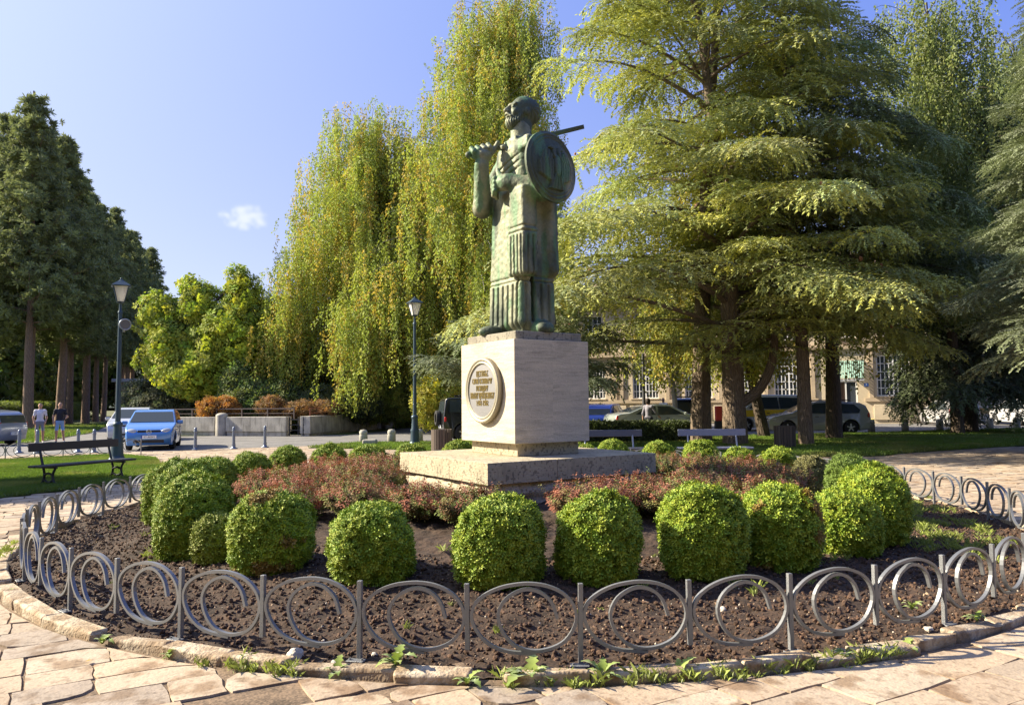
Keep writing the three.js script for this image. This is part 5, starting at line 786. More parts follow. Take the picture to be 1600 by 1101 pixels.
{ // red flag hanging from the cream building
  const f = thing('flag', 'small red flag hanging on a tilted pole at the cream building', 'flag', [19.9, 5.4, -48.2], 0);
  part('flag_pole', tube([V3(0, 0, -0.6), V3(0.1, 0.8, 0.9)], [0.03, 0.025], 6), mat([0.5, 0.4, 0.3], 0.6), f);
  const g = new THREE.PlaneGeometry(0.5, 1.3, 8, 14), p = g.attributes.position; for (let i = 0; i < p.count; i++) { const x = p.getX(i), y = p.getY(i); p.setXYZ(i, x * (0.6 + 0.15 * (y + 0.65)), y, 0.08 * Math.sin(x * 12 + y * 2)); } g.computeVertexNormals(); g.translate(0.1, 0.1, 0.75); part('flag_cloth', g, mat([0.6, 0.04, 0.02], 0.8, { side: THREE.DoubleSide }), f);
}
// low concrete walls on the far side of the road
function cwall(label, x0, z0, x1, z1, y0, h, w, base) {
  const L = Math.hypot(x1 - x0, z1 - z0), t = thing('concrete_wall', label, 'wall', [(x0 + x1) / 2, 0, (z0 + z1) / 2], Math.atan2(-(z1 - z0), x1 - x0));
  part('wall_block', uvm(box(L, h, w, 0, y0 + h / 2, 0, 0.02)), mConc, t); if (base) part('wall_footing', uvm(box(L - 0.06, y0, w - 0.12, 0, y0 / 2, 0)), mConc, t); return t;
}
cwall('pale concrete wall block right behind the parked blue car', -18.0, -39.7, -15.1, -38.8, 0.22, 0.74, 0.5, 1);
cwall('long pale concrete wall block between rounded post and black gate', -14.45, -38.55, -11.1, -37.55, 0.22, 0.74, 0.5, 1);
cwall('weathered concrete wall running away from the black gate', -10.2, -37.2, -8.35, -45.4, 0.12, 0.86, 0.55, 1);
cwall('far stained concrete wall continuing beyond the lamp post', -8.0, -46.6, -3.6, -58.2, 0.1, 0.95, 0.55, 1);
{ const t = thing('wall_post', 'rounded stone post between two concrete wall blocks', 'post', [-14.8, 0, -38.55]); part('post_body', uvm(merge([cyl(0.3, 0.3, 1.02, 0, 0.51, 0, 20), new THREE.SphereGeometry(0.3, 20, 10, 0, 6.2832, 0, Math.PI / 2).scale(1, 0.5, 1).translate(0, 1.02, 0)])), mConc, t); }
{ const t = thing('gate', 'small black barred gate between two concrete wall ends', 'gate', [-10.65, 0, -37.35], -0.3), m = mat([0.03, 0.03, 0.035], 0.5, { metalness: 0.5 }); for (const y of [0.3, 0.56, 0.82]) part('bar', box(0.86, 0.05, 0.04, 0, y, 0), m, t); for (const x of [-0.4, 0.1, 0.38]) part('upright', box(0.05, 0.9, 0.05, x, 0.5, 0.002), m, t); }
{ const t = thing('plank', 'grey board leaning against the weathered wall', 'board', [-8.75, 0, -42.6], 0.2); const p = part('board', box(0.5, 1.7, 0.05, 0, 0.5, 0, 0.01), mat([0.45, 0.42, 0.38], 0.9, { map: tConc }), t); p.rotation.set(-0.2, 0, 0.95); }
for (const [x0, z0, x1, z1, l, rust] of [[-18.2, -40.0, -10.9, -37.75, 'thin dark railing above the pale concrete wall blocks', 0], [-10.15, -37.9, -8.5, -45.4, 'rusty railing on top of the weathered wall', 1], [-8.1, -46.8, -3.8, -58.2, 'rusty red railing on the far stained wall', 1]]) {
  const L = Math.hypot(x1 - x0, z1 - z0), t = thing('railing', l, 'railing', [(x0 + x1) / 2, 0.9, (z0 + z1) / 2], Math.atan2(-(z1 - z0), x1 - x0)), m = rust ? mat([0.24, 0.085, 0.05], 0.8) : mat([0.12, 0.09, 0.08], 0.7), n = Math.round(L / 1.5);
  part('top_rail', box(L, 0.05, 0.05, 0, 0.46, 0), m, t); part('lower_rail', box(L, 0.035, 0.035, 0, 0.22, 0), m, t); for (let i = 0; i <= n; i++) part('post', box(0.05, 0.56, 0.05, -L / 2 + L * i / n, 0.17, 0.003), m, t); }
{ // stone gatehouse under the pines
  const t = thing('stone_kiosk', 'small square stone gatehouse with flat roof beside the pine row', 'kiosk', [-30.2, 0, -60.5], 0.3), ms = [0.30, 0.36, 0.42].map((k) => mat([k, k * 0.86, k * 0.68], 0.95, { map: tLime })), R = RNG(8);
  for (let r = 0; r < 10; r++) { let x = -1.25; while (x < 1.2) { const w = Math.min(0.35 + 0.3 * R(), 1.25 - x); if (w < 0.08) break; part('stone_block', box(w - 0.02, 0.31, 0.3 + 0.03 * R(), x + w / 2, 0.17 + r * 0.335, 1.05, 0.02), ms[Math.floor(R() * 3)], t); x += w; } }
  part('core', box(2.46, 3.35, 2.0, 0, 1.68, 0), ms[0], t); part('roof', box(2.9, 0.25, 2.9, 0, 3.5, 0.1, 0.04), mat([0.30, 0.31, 0.36], 0.8), t); }
{ const t = thing('house', 'orange house wall glimpsed below the broad leaved tree', 'house', [-26.6, 0, -66], 0.2); part('wall', uvm(box(6, 5, 5, 0, 2.5, 0)), mat([0.72, 0.27, 0.08], 0.9, { map: tPlaster }), t); part('roof', uvm(box(6.6, 0.3, 5.6, 0, 5.15, 0, 0.03)), mRoof, t); part('garage_front', box(2.6, 1.9, 0.1, 0.4, 0.95, 2.56), mWhiteP, t); }
// distant trees closing the view and a wooded ridge
{ const R = RNG(64);
  for (const [x, z, h, w, c] of [[-46, -104, 12, 6, [0.15, 0.2, 0.03]], [-58, -100, 13, 7, [0.13, 0.18, 0.03]], [-70, -98, 12, 7, [0.11, 0.15, 0.03]], [-36, -110, 11, 6, [0.13, 0.17, 0.035]], [-26, -112, 11, 6, [0.12, 0.16, 0.035]], [-16, -108, 10, 6, [0.16, 0.2, 0.035]], [-7, -100, 11, 6, [0.14, 0.18, 0.03]], [-57, -84, 9, 5, [0.17, 0.22, 0.03]], [-66, -70, 9, 5, [0.14, 0.18, 0.03]], [-47, -62, 6, 4, [0.15, 0.2, 0.03]]])
    broadleaf('distant_tree', 'distant rounded green tree closing the view behind park and pines', 'tree', x, z, [[0, h * 0.6, 0, w * 0.75, h * 0.4], [-w * 0.5, h * 0.42, 0, w * 0.6, h * 0.35], [w * 0.5, h * 0.45, 0, w * 0.6, h * 0.33], [0, h * 0.3, 1, w * 0.8, h * 0.26]], 1500, c, bigLeaf, 2.6, 2, 0.3, { group: 'distant trees behind the park' });
  for (const [x, z, h, w] of [[-24, 15, 13, 9], [-13, 18, 15, 9], [-2, 16, 14, 9], [9, 18, 15, 9], [20, 15, 14, 9], [30, 8, 13, 9]])
    broadleaf('park_tree', 'broad park tree standing on the square opposite the monument front', 'tree', x, z, [[0, h * 0.62, 0, w * 0.62, h * 0.38], [-w * 0.4, h * 0.5, 0, w * 0.5, h * 0.33], [w * 0.4, h * 0.5, 0, w * 0.5, h * 0.33]], 1300, [0.15, 0.2, 0.035], bigLeaf, 3.2, 2, 0.35, { group: 'park trees opposite the monument' });
  const pos = [], idx = [], N = 90; for (let i = 0; i <= N; i++) { const a = lerp(-1.3, 1.3, i / N), d = 330, x = Math.sin(a) * d, z = -Math.cos(a) * d, h = 14 + 22 * fbm(i * 0.09 + 3, 1, 2, 4) + 4 * n3(i * 0.9, 4); for (const [f, y] of [[0.7, -1], [0.82, h * 0.5], [0.95, h * 0.93], [1.05, h], [1.4, -1]]) pos.push(x * f, y + 3 * n3(i * 1.7, f * 30), z * f); if (i) for (let k = 0; k < 4; k++) { const q = i * 5 + k, o = q - 5; idx.push(o, q, o + 1, o + 1, q, q + 1); } }
  struct('hills', geoFrom(pos, idx), mat([0.055, 0.075, 0.05], 1)); }
// ------------------------------------------------------------------ vehicles
const mTyre = mat([0.018, 0.018, 0.02], 0.85), mRim = mat([0.5, 0.5, 0.52], 0.3, { metalness: 0.8 }), mBlack = mat([0.015, 0.015, 0.017], 0.5), mCarGlass = mat([0.035, 0.045, 0.05], 0.05), mRed = mat([0.5, 0.015, 0.015], 0.2), mLampW = mat([0.42, 0.44, 0.45], 0.1, { metalness: 0.3 }), mChrome = mat([0.65, 0.66, 0.68], 0.15, { metalness: 0.95 });
const tyreG = (() => { const g = lathe([[0.19, -0.09], [0.27, -0.1], [0.305, -0.085], [0.315, -0.05], [0.315, 0.05], [0.305, 0.085], [0.27, 0.1], [0.19, 0.09]], 28); g.rotateZ(Math.PI / 2); return g; })();
const rimG = (() => { const l = [cyl(0.2, 0.2, 0.09, 0, 0, 0, 24)]; l[0].rotateZ(Math.PI / 2); const o = []; for (let i = 0; i < 5; i++) { const s = box(0.03, 0.17, 0.055, 0.055, 0.1, 0, 0.01); s.rotateX(i * 1.2566); o.push(s); const s2 = s.clone(); s2.rotateY(Math.PI); o.push(s2); } const h = cyl(0.05, 0.05, 0.2, 0, 0, 0, 12); h.rotateZ(Math.PI / 2); return [l[0], merge([...o, h])]; })();
const PROF = {
  hatch: { top: [[-0.5, 0.44], [-0.492, 0.60], [-0.455, 0.86], [-0.40, 0.945], [-0.2, 0.995], [0.0, 1.0], [0.07, 0.965], [0.27, 0.655], [0.36, 0.615], [0.45, 0.54], [0.492, 0.44]], ws: [6, 7], rw: [1, 2], belt: 0.62, side: [[[-0.38, 0.64], [-0.395, 0.74], [-0.34, 0.9], [-0.10, 0.945], [-0.10, 0.635]], [[-0.08, 0.635], [-0.08, 0.945], [0.04, 0.93], [0.21, 0.655]]] },
  sedan: { top: [[-0.5, 0.5], [-0.49, 0.66], [-0.45, 0.72], [-0.36, 0.745], [-0.19, 0.95], [-0.08, 1.0], [0.03, 0.995], [0.08, 0.965], [0.255, 0.69], [0.36, 0.645], [0.46, 0.55], [0.492, 0.42]], ws: [7, 8], rw: [3, 4], belt: 0.66, side: [[[-0.30, 0.70], [-0.18, 0.90], [-0.085, 0.94], [-0.085, 0.675]], [[-0.065, 0.675], [-0.065, 0.94], [0.06, 0.93], [0.20, 0.69]]] },
  suv: { top: [[-0.5, 0.42], [-0.495, 0.6], [-0.475, 0.94], [-0.44, 0.985], [-0.2, 1.0], [0.06, 1.0], [0.10, 0.97], [0.21, 0.67], [0.42, 0.635], [0.49, 0.56], [0.495, 0.4]], ws: [6, 7], rw: [1, 2], belt: 0.63, side: [[[-0.44, 0.66], [-0.43, 0.93], [-0.2, 0.95], [-0.2, 0.65]], [[-0.18, 0.65], [-0.18, 0.95], [0.075, 0.94], [0.17, 0.67]]] },
  van: { top: [[-0.5, 0.36], [-0.495, 0.55], [-0.475, 0.92], [-0.43, 0.985], [0.1, 1.0], [0.17, 0.97], [0.36, 0.60], [0.46, 0.50], [0.495, 0.36]], ws: [5, 6], rw: [1, 2], belt: 0.56, side: [[[-0.43, 0.62], [-0.42, 0.9], [-0.15, 0.92], [-0.15, 0.6]], [[-0.13, 0.6], [-0.13, 0.92], [0.13, 0.92], [0.29, 0.62]]] } };
function plateMat(txt) { const c = document.createElement('canvas'); c.width = 256; c.height = 56; const x = c.getContext('2d'); x.fillStyle = '#eef0f0'; x.fillRect(0, 0, 256, 56); x.fillStyle = '#2347a0'; x.fillRect(0, 0, 22, 56); x.fillStyle = '#15151a'; x.font = 'bold 42px sans-serif'; x.textAlign = 'center'; x.fillText(txt, 138, 43); const t = new THREE.CanvasTexture(c); t.colorSpace = THREE.SRGBColorSpace; return mat([1, 1, 1], 0.5, { map: t }); }
function car(name, label, cat, kind, x, z, turn, L, W, H, color, o = {}) {
  const t = thing(name, label, cat, [x, 0, z], turn, o.group), P = PROF[kind], mp = new THREE.MeshPhysicalMaterial({ color: rgb(...color), roughness: 0.35, metalness: o.metal ?? 0.35, clearcoat: 1, clearcoatRoughness: 0.08 });
  const wz = [-0.30 * L, 0.31 * L], wr = o.wr || 0.31, fl = 0.17, sh = new THREE.Shape(); sh.moveTo(-0.485 * L, fl + 0.06);
  for (const [a, b] of P.top) sh.lineTo(a * L, b * H); sh.lineTo(0.488 * L, fl + 0.03);
  for (const c of [wz[1], wz[0]]) { const r = wr + 0.055; sh.lineTo(c + r, fl); sh.absarc(c, wr - 0.01, r, -0.3, Math.PI + 0.3, false); sh.lineTo(c - r, fl); }
  const bv = 0.05, g = new THREE.ExtrudeGeometry(sh, { depth: W - 2 * bv, bevelEnabled: true, bevelThickness: bv, bevelSize: 0.04, bevelOffset: -0.04, bevelSegments: 3, steps: 4, curveSegments: 14 });
  g.rotateY(-Math.PI / 2); g.translate(W / 2 - bv, 0, 0);
  const belt = P.belt * H, fx = (y, zz) => (1 - 0.20 * Math.pow(clamp((y - belt) / (H - belt)), 1.15)) * (1 - 0.13 * Math.pow(Math.abs(2 * zz / L), 6)) * (1 - 0.05 * sstep(0.35 * H, 0.12 * H, y)), p = g.attributes.position;
  for (let i = 0; i < p.count; i++) { const y = p.getY(i), zz = p.getZ(i); p.setX(i, p.getX(i) * fx(y, zz)); }
  const gb = mergeVertices(g.deleteAttribute('uv').deleteAttribute('normal'), 1e-4); gb.computeVertexNormals(); part('body', gb, mp, t);
  part('underbody', box(W - 0.3, 0.3, L * 0.9, 0, fl + 0.2, 0), mBlack, t);
  for (const s of [-1, 1]) {
    P.side.forEach((pl) => { const s2 = new THREE.Shape(pl.map(([a, b]) => new THREE.Vector2(a * L, b * H))), sg = new THREE.ExtrudeGeometry(s2, { depth: 0.012, bevelEnabled: false }); sg.rotateY(-Math.PI / 2); const q = sg.attributes.position; for (let i = 0; i < q.count; i++) { const y = q.getY(i), zz = q.getZ(i), d = q.getX(i); q.setX(i, s * (W / 2 * fx(y, zz) + 0.004 + d)); } sg.computeVertexNormals(); part('side_window', sg, mCarGlass, t); });
    for (const c of wz) { const w = new THREE.Group(); w.name = 'wheel'; w.position.set(s * (W / 2 - 0.12), wr, c); t.add(w); w.scale.setScalar(wr / 0.315); part('tyre', tyreG, mTyre, w); const rm = part('rim', rimG[0], mBlack, w); part('spokes', rimG[1], mRim, w); }
    const mi = part('mirror', box(0.2, 0.13, 0.1, s * (W / 2 * fx(belt, 0.2 * L) + 0.1), belt + 0.08, 0.2 * L, 0.03), o.mirror ? mBlack : mp, t);
    const hl = part('headlight', new THREE.SphereGeometry(1, 16, 10).scale(0.22, 0.10, 0.13), mLampW, t); hl.position.set(s * (W / 2 - 0.24), 0.47 * H, 0.452 * L); hl.rotation.y = s * 0.5;
    const tl = part('taillight', box(0.17, 0.2, 0.09, s * (W / 2 - 0.15), (kind === 'sedan' ? 0.6 : kind === 'suv' ? 0.5 : 0.58) * H, -0.478 * L, 0.035), mRed, t);
    part('door_seam', merge([box(0.012, 0.5 * belt, 0.012, s * (W / 2 * fx(belt * 0.8, 0) + 0.001), belt * 0.7, -0.09 * L), box(0.03, 0.03, 0.16, s * (W / 2 * fx(belt * 0.9, 0) + 0.012), belt * 0.87, -0.14 * L, 0.01), box(0.03, 0.03, 0.16, s * (W / 2 * fx(belt * 0.9, 0) + 0.012), belt * 0.87, 0.03 * L, 0.01)]), mBlack, t);
  }
  const glassQuad = (nm, k, w0, w1) => { const a = P.top[k[0]], b = P.top[k[1]], n = V3(0, (b[0] - a[0]) * L, -(b[1] - a[1]) * H).normalize(); if (n.y < 0) n.negate(); const pos = [], idx = [], q = (f, s) => { const y = lerp(a[1], b[1], f) * H, zz = lerp(a[0], b[0], f) * L, w = (W / 2 - 0.07) * fx(y, zz); return [s * w, y + n.y * 0.012, zz + n.z * 0.012]; }; for (const f of [0.1, 0.9]) for (let i = 0; i <= 6; i++) pos.push(...q(f, i / 3 - 1)); for (let i = 0; i < 6; i++) idx.push(i, i + 1, i + 7, i + 7, i + 1, i + 8); const gg = geoFrom(pos, idx); return part(nm, gg, new THREE.MeshStandardMaterial({ color: mCarGlass.color, roughness: 0.05, side: THREE.DoubleSide }), t); };
  glassQuad('windscreen', P.ws); glassQuad('rear_window', P.rw);
  part('grille', box(W * 0.46, 0.15, 0.06, 0, 0.45 * H, 0.482 * L, 0.03), mBlack, t); part('lower_intake', box(W * 0.62, 0.16, 0.06, 0, 0.235 * H, 0.482 * L, 0.03), mBlack, t);
  const pm = plateMat(o.plate || 'CT AM217'); part('number_plate', box(0.5, 0.11, 0.02, 0, 0.335 * H, 0.498 * L), pm, t); const rp = part('number_plate', box(0.5, 0.11, 0.02, 0, 0, 0), pm, t); rp.position.set(0, 0.33 * H, -0.505 * L); rp.rotation.y = Math.PI;
  if (o.emblem) { const e = part('emblem', merge([new THREE.TorusGeometry(0.075, 0.011, 8, 24), ...[[-0.028, 0.02, 0.38], [0.028, 0.02, -0.38], [-0.04, -0.02, 0.3], [0.04, -0.02, -0.3], [-0.013, -0.022, -0.4], [0.013, -0.022, 0.4]].map(([ex, ey, r]) => { const b = box(0.011, 0.075, 0.01); b.rotateZ(r); b.translate(ex, ey, 0); return b; })]), mChrome, t); e.position.set(0, 0.46 * H, 0.49 * L); }
  return t;
}
car('parked_car', 'light blue hatchback facing the square beside the slim bollards', 'car', 'hatch', -13.55, -28.7, 0.34, 3.9, 1.66, 1.44, [0.08, 0.25, 0.62], { plate: 'CT AV541', emblem: true });
car('parked_car', 'white hatchback parked right behind the light blue one', 'car', 'hatch', -17.5, -35.0, 0.3, 4.0, 1.68, 1.5, [0.55, 0.57, 0.6], {});
car('parked_car', 'silver-blue hatchback beside the two men with its rear towards them', 'car', 'hatch', -22.6, -31.6, -Math.PI / 2 - 0.12, 4.0, 1.68, 1.48, [0.30, 0.34, 0.43], {});
{ const t = car('off_road_car', 'black off-roader with spare wheel on its back door behind stone bollards', 'car', 'suv', -1.0, -32.3, Math.PI / 2 + 0.25, 4.2, 1.76, 1.82, [0.012, 0.013, 0.016], { wr: 0.36, metal: 0.1 });
  const w = new THREE.Group(); w.name = 'spare_wheel'; w.position.set(0.1, 0.95, -2.2); w.rotation.y = Math.PI / 2; t.add(w); part('tyre', tyreG, mTyre, w); part('rim', rimG[0], mBlack, w); part('roof_rack', merge([box(1.2, 0.04, 0.05, 0, 1.9, -1.2), box(1.2, 0.04, 0.05, 0, 1.9, 0.1), box(0.05, 0.08, 1.7, -0.55, 1.87, -0.55), box(0.05, 0.08, 1.7, 0.55, 1.87, -0.55)]), mBlack, t); }
car('parked_car', 'bright blue small hatchback in front of the cream building', 'car', 'hatch', 4.75, -38.6, Math.PI - 0.35, 3.7, 1.62, 1.46, [0.03, 0.09, 0.5], {});
car('parked_car', 'pale green-silver sedan behind the dark hedge', 'car', 'sedan', 6.55, -34.3, Math.PI / 2 + 0.22, 4.6, 1.76, 1.43, [0.36, 0.40, 0.36], {});
car('parked_van', 'dark minivan with raised tailgate behind the pale sedan', 'van', 'van', 9.5, -41.2, Math.PI - 0.2, 4.3, 1.74, 1.72, [0.05, 0.05, 0.075], {});
{ const tg = scene.children[scene.children.length - 1], g = part('tailgate', box(1.45, 0.06, 1.05, 0, 1.76, -2.55, 0.02), mBlack, tg); }
{ const t = car('taxi_van', 'white and yellow van behind the leaning trunk', 'van', 'van', 12.9, -39.6, -Math.PI / 2 + 0.35, 4.4, 1.76, 1.85, [0.75, 0.75, 0.74], { metal: 0 }); part('yellow_stripe', merge([box(0.02, 0.34, 3.9, 0.885, 0.9, -0.1), box(0.02, 0.34, 3.9, -0.885, 0.9, -0.1)]), mat([0.85, 0.55, 0.01], 0.4), t); }
{ const t = car('parked_car', 'grey estate car with roof rails between two trunks', 'car', 'hatch', 13.9, -34.9, -Math.PI / 2 - 0.1, 4.5, 1.74, 1.5, [0.26, 0.27, 0.27], {}); part('roof_rail', box(0.04, 0.05, 2.2, 0.55, 1.53, -0.3, 0.01), mBlack, t); part('roof_rail', box(0.04, 0.05, 2.2, -0.55, 1.53, -0.3, 0.01), mBlack, t); }
car('parked_car', 'silver car parked behind the dark low-boughed conifer', 'car', 'hatch', 25.1, -43.6, Math.PI - 0.12, 4.2, 1.76, 1.46, [0.52, 0.52, 0.54], { plate: 'PG CG632' });
car('parked_car', 'white-silver hatchback in front of the yellow house', 'car', 'hatch', 29.2, -43.4, Math.PI - 0.1, 4.1, 1.76, 1.5, [0.62, 0.62, 0.65], { plate: 'CT CG219' });
// ------------------------------------------------------------------ street furniture
const mLampBlue = mat([0.045, 0.075, 0.10], 0.42, { metalness: 0.4 }), mMilk = new THREE.MeshPhysicalMaterial({ color: rgb(0.94, 0.92, 0.86), roughness: 1, transmission: 0.55, thickness: 0 });
function streetLamp(label, x, z, h, spot) {
  const t = thing('street_lamp', label, 'street lamp', [x, 0.0, z], 0.5), k = h / 5.3;
  part('base', lathe([[0, 0], [0.27, 0], [0.27, 0.06], [0.2, 0.12], [0.17, 0.2], [0.15, 0.55], [0.17, 0.6], [0.13, 0.66], [0.105, 1.0], [0.13, 1.05], [0.13, 1.1], [0.085, 1.16], [0, 1.16]], 24), mLampBlue, t);
  part('pole', lathe([[0.075, 1.1], [0.062, 2.6], [0.055, 4.3 * k], [0.07, 4.32 * k], [0.07, 4.36 * k], [0.045, 4.4 * k], [0.04, 4.62 * k], [0.09, 4.66 * k], [0, 4.67 * k]], 18), mLampBlue, t);
  const L = new THREE.Group(); L.name = 'lantern'; L.position.y = 4.62 * k; t.add(L);
  const fr = []; for (let i = 0; i < 4; i++) { const a = i * Math.PI / 2 + Math.PI / 4, c = Math.cos(a), s = Math.sin(a); fr.push(tube([V3(c * 0.13, 0.02, s * 0.13), V3(c * 0.28, 0.5, s * 0.28)], [0.014, 0.014], 5)); } part('lantern_frame', merge([...fr, cyl(0.135, 0.1, 0.04, 0, 0.015, 0, 4).rotateY(Math.PI / 4)]), mLampBlue, L);
  part('lantern_glass', new THREE.CylinderGeometry(0.262, 0.115, 0.46, 4, 1, true).rotateY(Math.PI / 4).translate(0, 0.26, 0).toNonIndexed(), mMilk, L);
  const rf = new THREE.CylinderGeometry(0.12, 0.36, 0.13, 4, 1).rotateY(Math.PI / 4).translate(0, 0.565, 0).toNonIndexed(); rf.computeVertexNormals(); part('lantern_roof', merge([rf, new THREE.CylinderGeometry(0.36, 0.35, 0.025, 4, 1).rotateY(Math.PI / 4).translate(0, 0.488, 0), new THREE.CylinderGeometry(0.04, 0.12, 0.06, 4).rotateY(Math.PI / 4).translate(0, 0.66, 0), new THREE.SphereGeometry(0.03, 10, 8).translate(0, 0.71, 0)]), mLampBlue, L);
  if (spot) { const s = part('floodlight', merge([new THREE.CylinderGeometry(0.15, 0.12, 0.2, 20).rotateX(Math.PI / 2), new THREE.TorusGeometry(0.15, 0.02, 8, 24).translate(0, 0, 0.1), box(0.05, 0.12, 0.1, 0, -0.16, -0.04)]), mat([0.30, 0.33, 0.37], 0.4, { metalness: 0.6 }), t); s.position.set(0.1, 3.98 * k, 0.14); s.rotation.set(0.1, 0.25, 0); part('spot_lens', new THREE.CircleGeometry(0.135, 20).translate(0, 0, 0.104), mat([0.1, 0.11, 0.13], 0.1), s); }
  return t;
}
streetLamp('dark blue lantern post with round floodlight beside the parked blue car', -11.34, -21.75, 5.25, true);
streetLamp('dark lantern post in front of the weeping birch', -3.63, -28.1, 5.55, false);
{ const t = thing('pole', 'slim dark post rising between hedge and cream building', 'post', [5.6, 0, -32.2]); part('shaft', lathe([[0.12, 0], [0.12, 0.5], [0.075, 0.6], [0.06, 3.6], [0, 3.6]], 14), mat([0.05, 0.05, 0.055], 0.5), t); }
{ const t = thing('pole', 'thin pale pole with a grey meter box behind the wall', 'pole', [-8.0, 0, -48.2]); part('shaft', cyl(0.05, 0.05, 3.2, 0, 1.6, 0, 10), mat([0.55, 0.56, 0.56], 0.6), t); part('meter_box', box(0.5, 0.75, 0.3, -0.32, 1.45, 0, 0.02), mat([0.4, 0.41, 0.42], 0.6), t); }
// benches
function bench(label, x, z, turn, L, colr, iron) {
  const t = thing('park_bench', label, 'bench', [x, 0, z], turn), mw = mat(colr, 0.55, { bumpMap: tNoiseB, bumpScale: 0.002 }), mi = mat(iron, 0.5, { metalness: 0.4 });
  for (const s of [-1, 1]) { const X = s * (L / 2 - 0.3), c = (a) => tube(new THREE.CatmullRomCurve3(a.map(([y, zz]) => V3(X, y, zz))).getPoints(14), Array(15).fill(0.024), 6);
    part('leg', merge([c([[0.02, 0.26], [0.14, 0.16], [0.27, 0.14], [0.4, 0.22]]), c([[0.02, -0.26], [0.14, -0.14], [0.27, -0.12], [0.4, -0.16], [0.62, -0.24], [0.88, -0.31]]), c([[0.24, 0.15], [0.28, 0.0], [0.24, -0.13]]), c([[0.16, 0.16], [0.10, 0.02], [0.16, -0.14]]), box(0.05, 0.03, 0.46, X, 0.395, 0.02, 0.01), box(0.09, 0.025, 0.12, X, 0.012, 0.27, 0.008), box(0.09, 0.025, 0.12, X, 0.012, -0.27, 0.008)]), mi, t); }
  part('seat_plank', box(L, 0.045, 0.22, 0, 0.433, 0.13, 0.015), mw, t); part('seat_plank', box(L, 0.045, 0.20, 0, 0.428, -0.095, 0.015), mw, t);
  const b = part('backrest', box(L * 0.94, 0.17, 0.04, 0, 0.80, -0.275, 0.012), mw, t); b.rotation.x = 0; return t;
}
bench('black bench with curled iron legs on the small lawn', -9.0, -15.95, Math.PI / 2 - 0.42, 2.15, [0.02, 0.022, 0.026], [0.03, 0.035, 0.04]);
bench('black bench end by the blue-grey spruce', -10.35, -12.9, Math.PI / 2 - 0.55, 2.1, [0.02, 0.022, 0.026], [0.03, 0.035, 0.04]);
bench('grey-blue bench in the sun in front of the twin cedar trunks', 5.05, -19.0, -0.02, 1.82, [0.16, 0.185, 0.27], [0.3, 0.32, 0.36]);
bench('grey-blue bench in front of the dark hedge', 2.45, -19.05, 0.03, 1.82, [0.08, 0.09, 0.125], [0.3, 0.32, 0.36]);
// litter bins of upright slats
function bin(label, x, z) { const t = thing('litter_bin', label, 'litter bin', [x, 0, z]), m = [[0.10, 0.075, 0.06], [0.13, 0.10, 0.08], [0.08, 0.06, 0.05]].map((c) => mat(c, 0.85)), R = RNG(Math.round(x * 7 + 50)); for (let i = 0; i < 22; i++) { const a = i / 22 * 6.283, s = part(i ? 'slat_' + String(i).padStart(3, '0') : 'slat', box(0.078, 0.68 + 0.02 * R(), 0.025, 0, 0.4, 0, 0.006), m[i % 3], t); s.position.set(Math.sin(a) * 0.32, 0.02, Math.cos(a) * 0.32); s.rotation.y = a; } part('liner', lathe([[0, 0.1], [0.28, 0.1], [0.295, 0.7], [0.285, 0.7], [0.27, 0.12]], 24), mat([0.06, 0.06, 0.06], 0.6, { side: THREE.DoubleSide }), t); part('hoop', merge([new THREE.TorusGeometry(0.305, 0.012, 6, 30).rotateX(Math.PI / 2).translate(0, 0.2, 0), new THREE.TorusGeometry(0.305, 0.012, 6, 30).rotateX(Math.PI / 2).translate(0, 0.62, 0)]), mat([0.1, 0.1, 0.1], 0.5, { metalness: 0.6 }), t); }
bin('slatted wooden litter bin near the lamp post and black off-roader', -2.25, -24.0); bin('slatted wooden litter bin leaning towards a slim cedar trunk', 8.75, -24.4);
// bollards
const slimG = lathe([[0, 0], [0.14, 0], [0.14, 0.03], [0.075, 0.05], [0.06, 0.12], [0.075, 0.15], [0.055, 0.18], [0.05, 0.62], [0.065, 0.64], [0.065, 0.67], [0.05, 0.69], [0.055, 0.76], [0.03, 0.8], [0, 0.805]], 16), mSlim = mat([0.17, 0.2, 0.26], 0.45, { metalness: 0.5 });
for (const [x, z] of [[-11.3, -27.0], [-10.1, -27.45], [-9.2, -28.15], [-17.05, -26.2], [-16.3, -26.0], [-15.1, -26.35], [-14.35, -26.0]]) { const t = thing('slim_bollard', 'slim grey metal bollard with ringed top along the road edge', 'bollard', [x, 0, z], 0, 'slim metal bollards along the road'); part('shaft', slimG, mSlim, t); }
const stG = lathe([[0, 0], [0.17, 0], [0.165, 0.34], [0.15, 0.37], [0.15, 0.40], [0.165, 0.42], [0.155, 0.5], [0.11, 0.56], [0, 0.58]], 20), mSt = mat([0.52, 0.50, 0.44], 0.9, { map: tConc, bumpMap: tNoiseB, bumpScale: 0.006 });
for (const [x, z] of [[-5.86, -29.75], [-4.78, -29.9], [-3.7, -29.85], [-1.85, -30.0], [-0.6, -30.1]]) { const t = thing('stone_bollard', 'short round-topped stone bollard on the lawn edge behind the statue', 'bollard', [x, 0, z], 0, 'stone bollards behind the statue'); part('shaft', uvm(stG.clone()), mSt, t); }
for (const [x, z] of [[15.8, -36.3], [17.2, -36.35], [19.1, -36.9], [20.9, -37.1], [22.0, -37.2], [23.6, -37.5], [25.0, -37.6]]) { const t = thing('stone_bollard', 'short stone bollard between shaded lawn and road before the buildings', 'bollard', [x, 0, z], 0, 'stone bollards along the shaded lawn'); part('shaft', uvm(stG.clone()), mSt, t); }
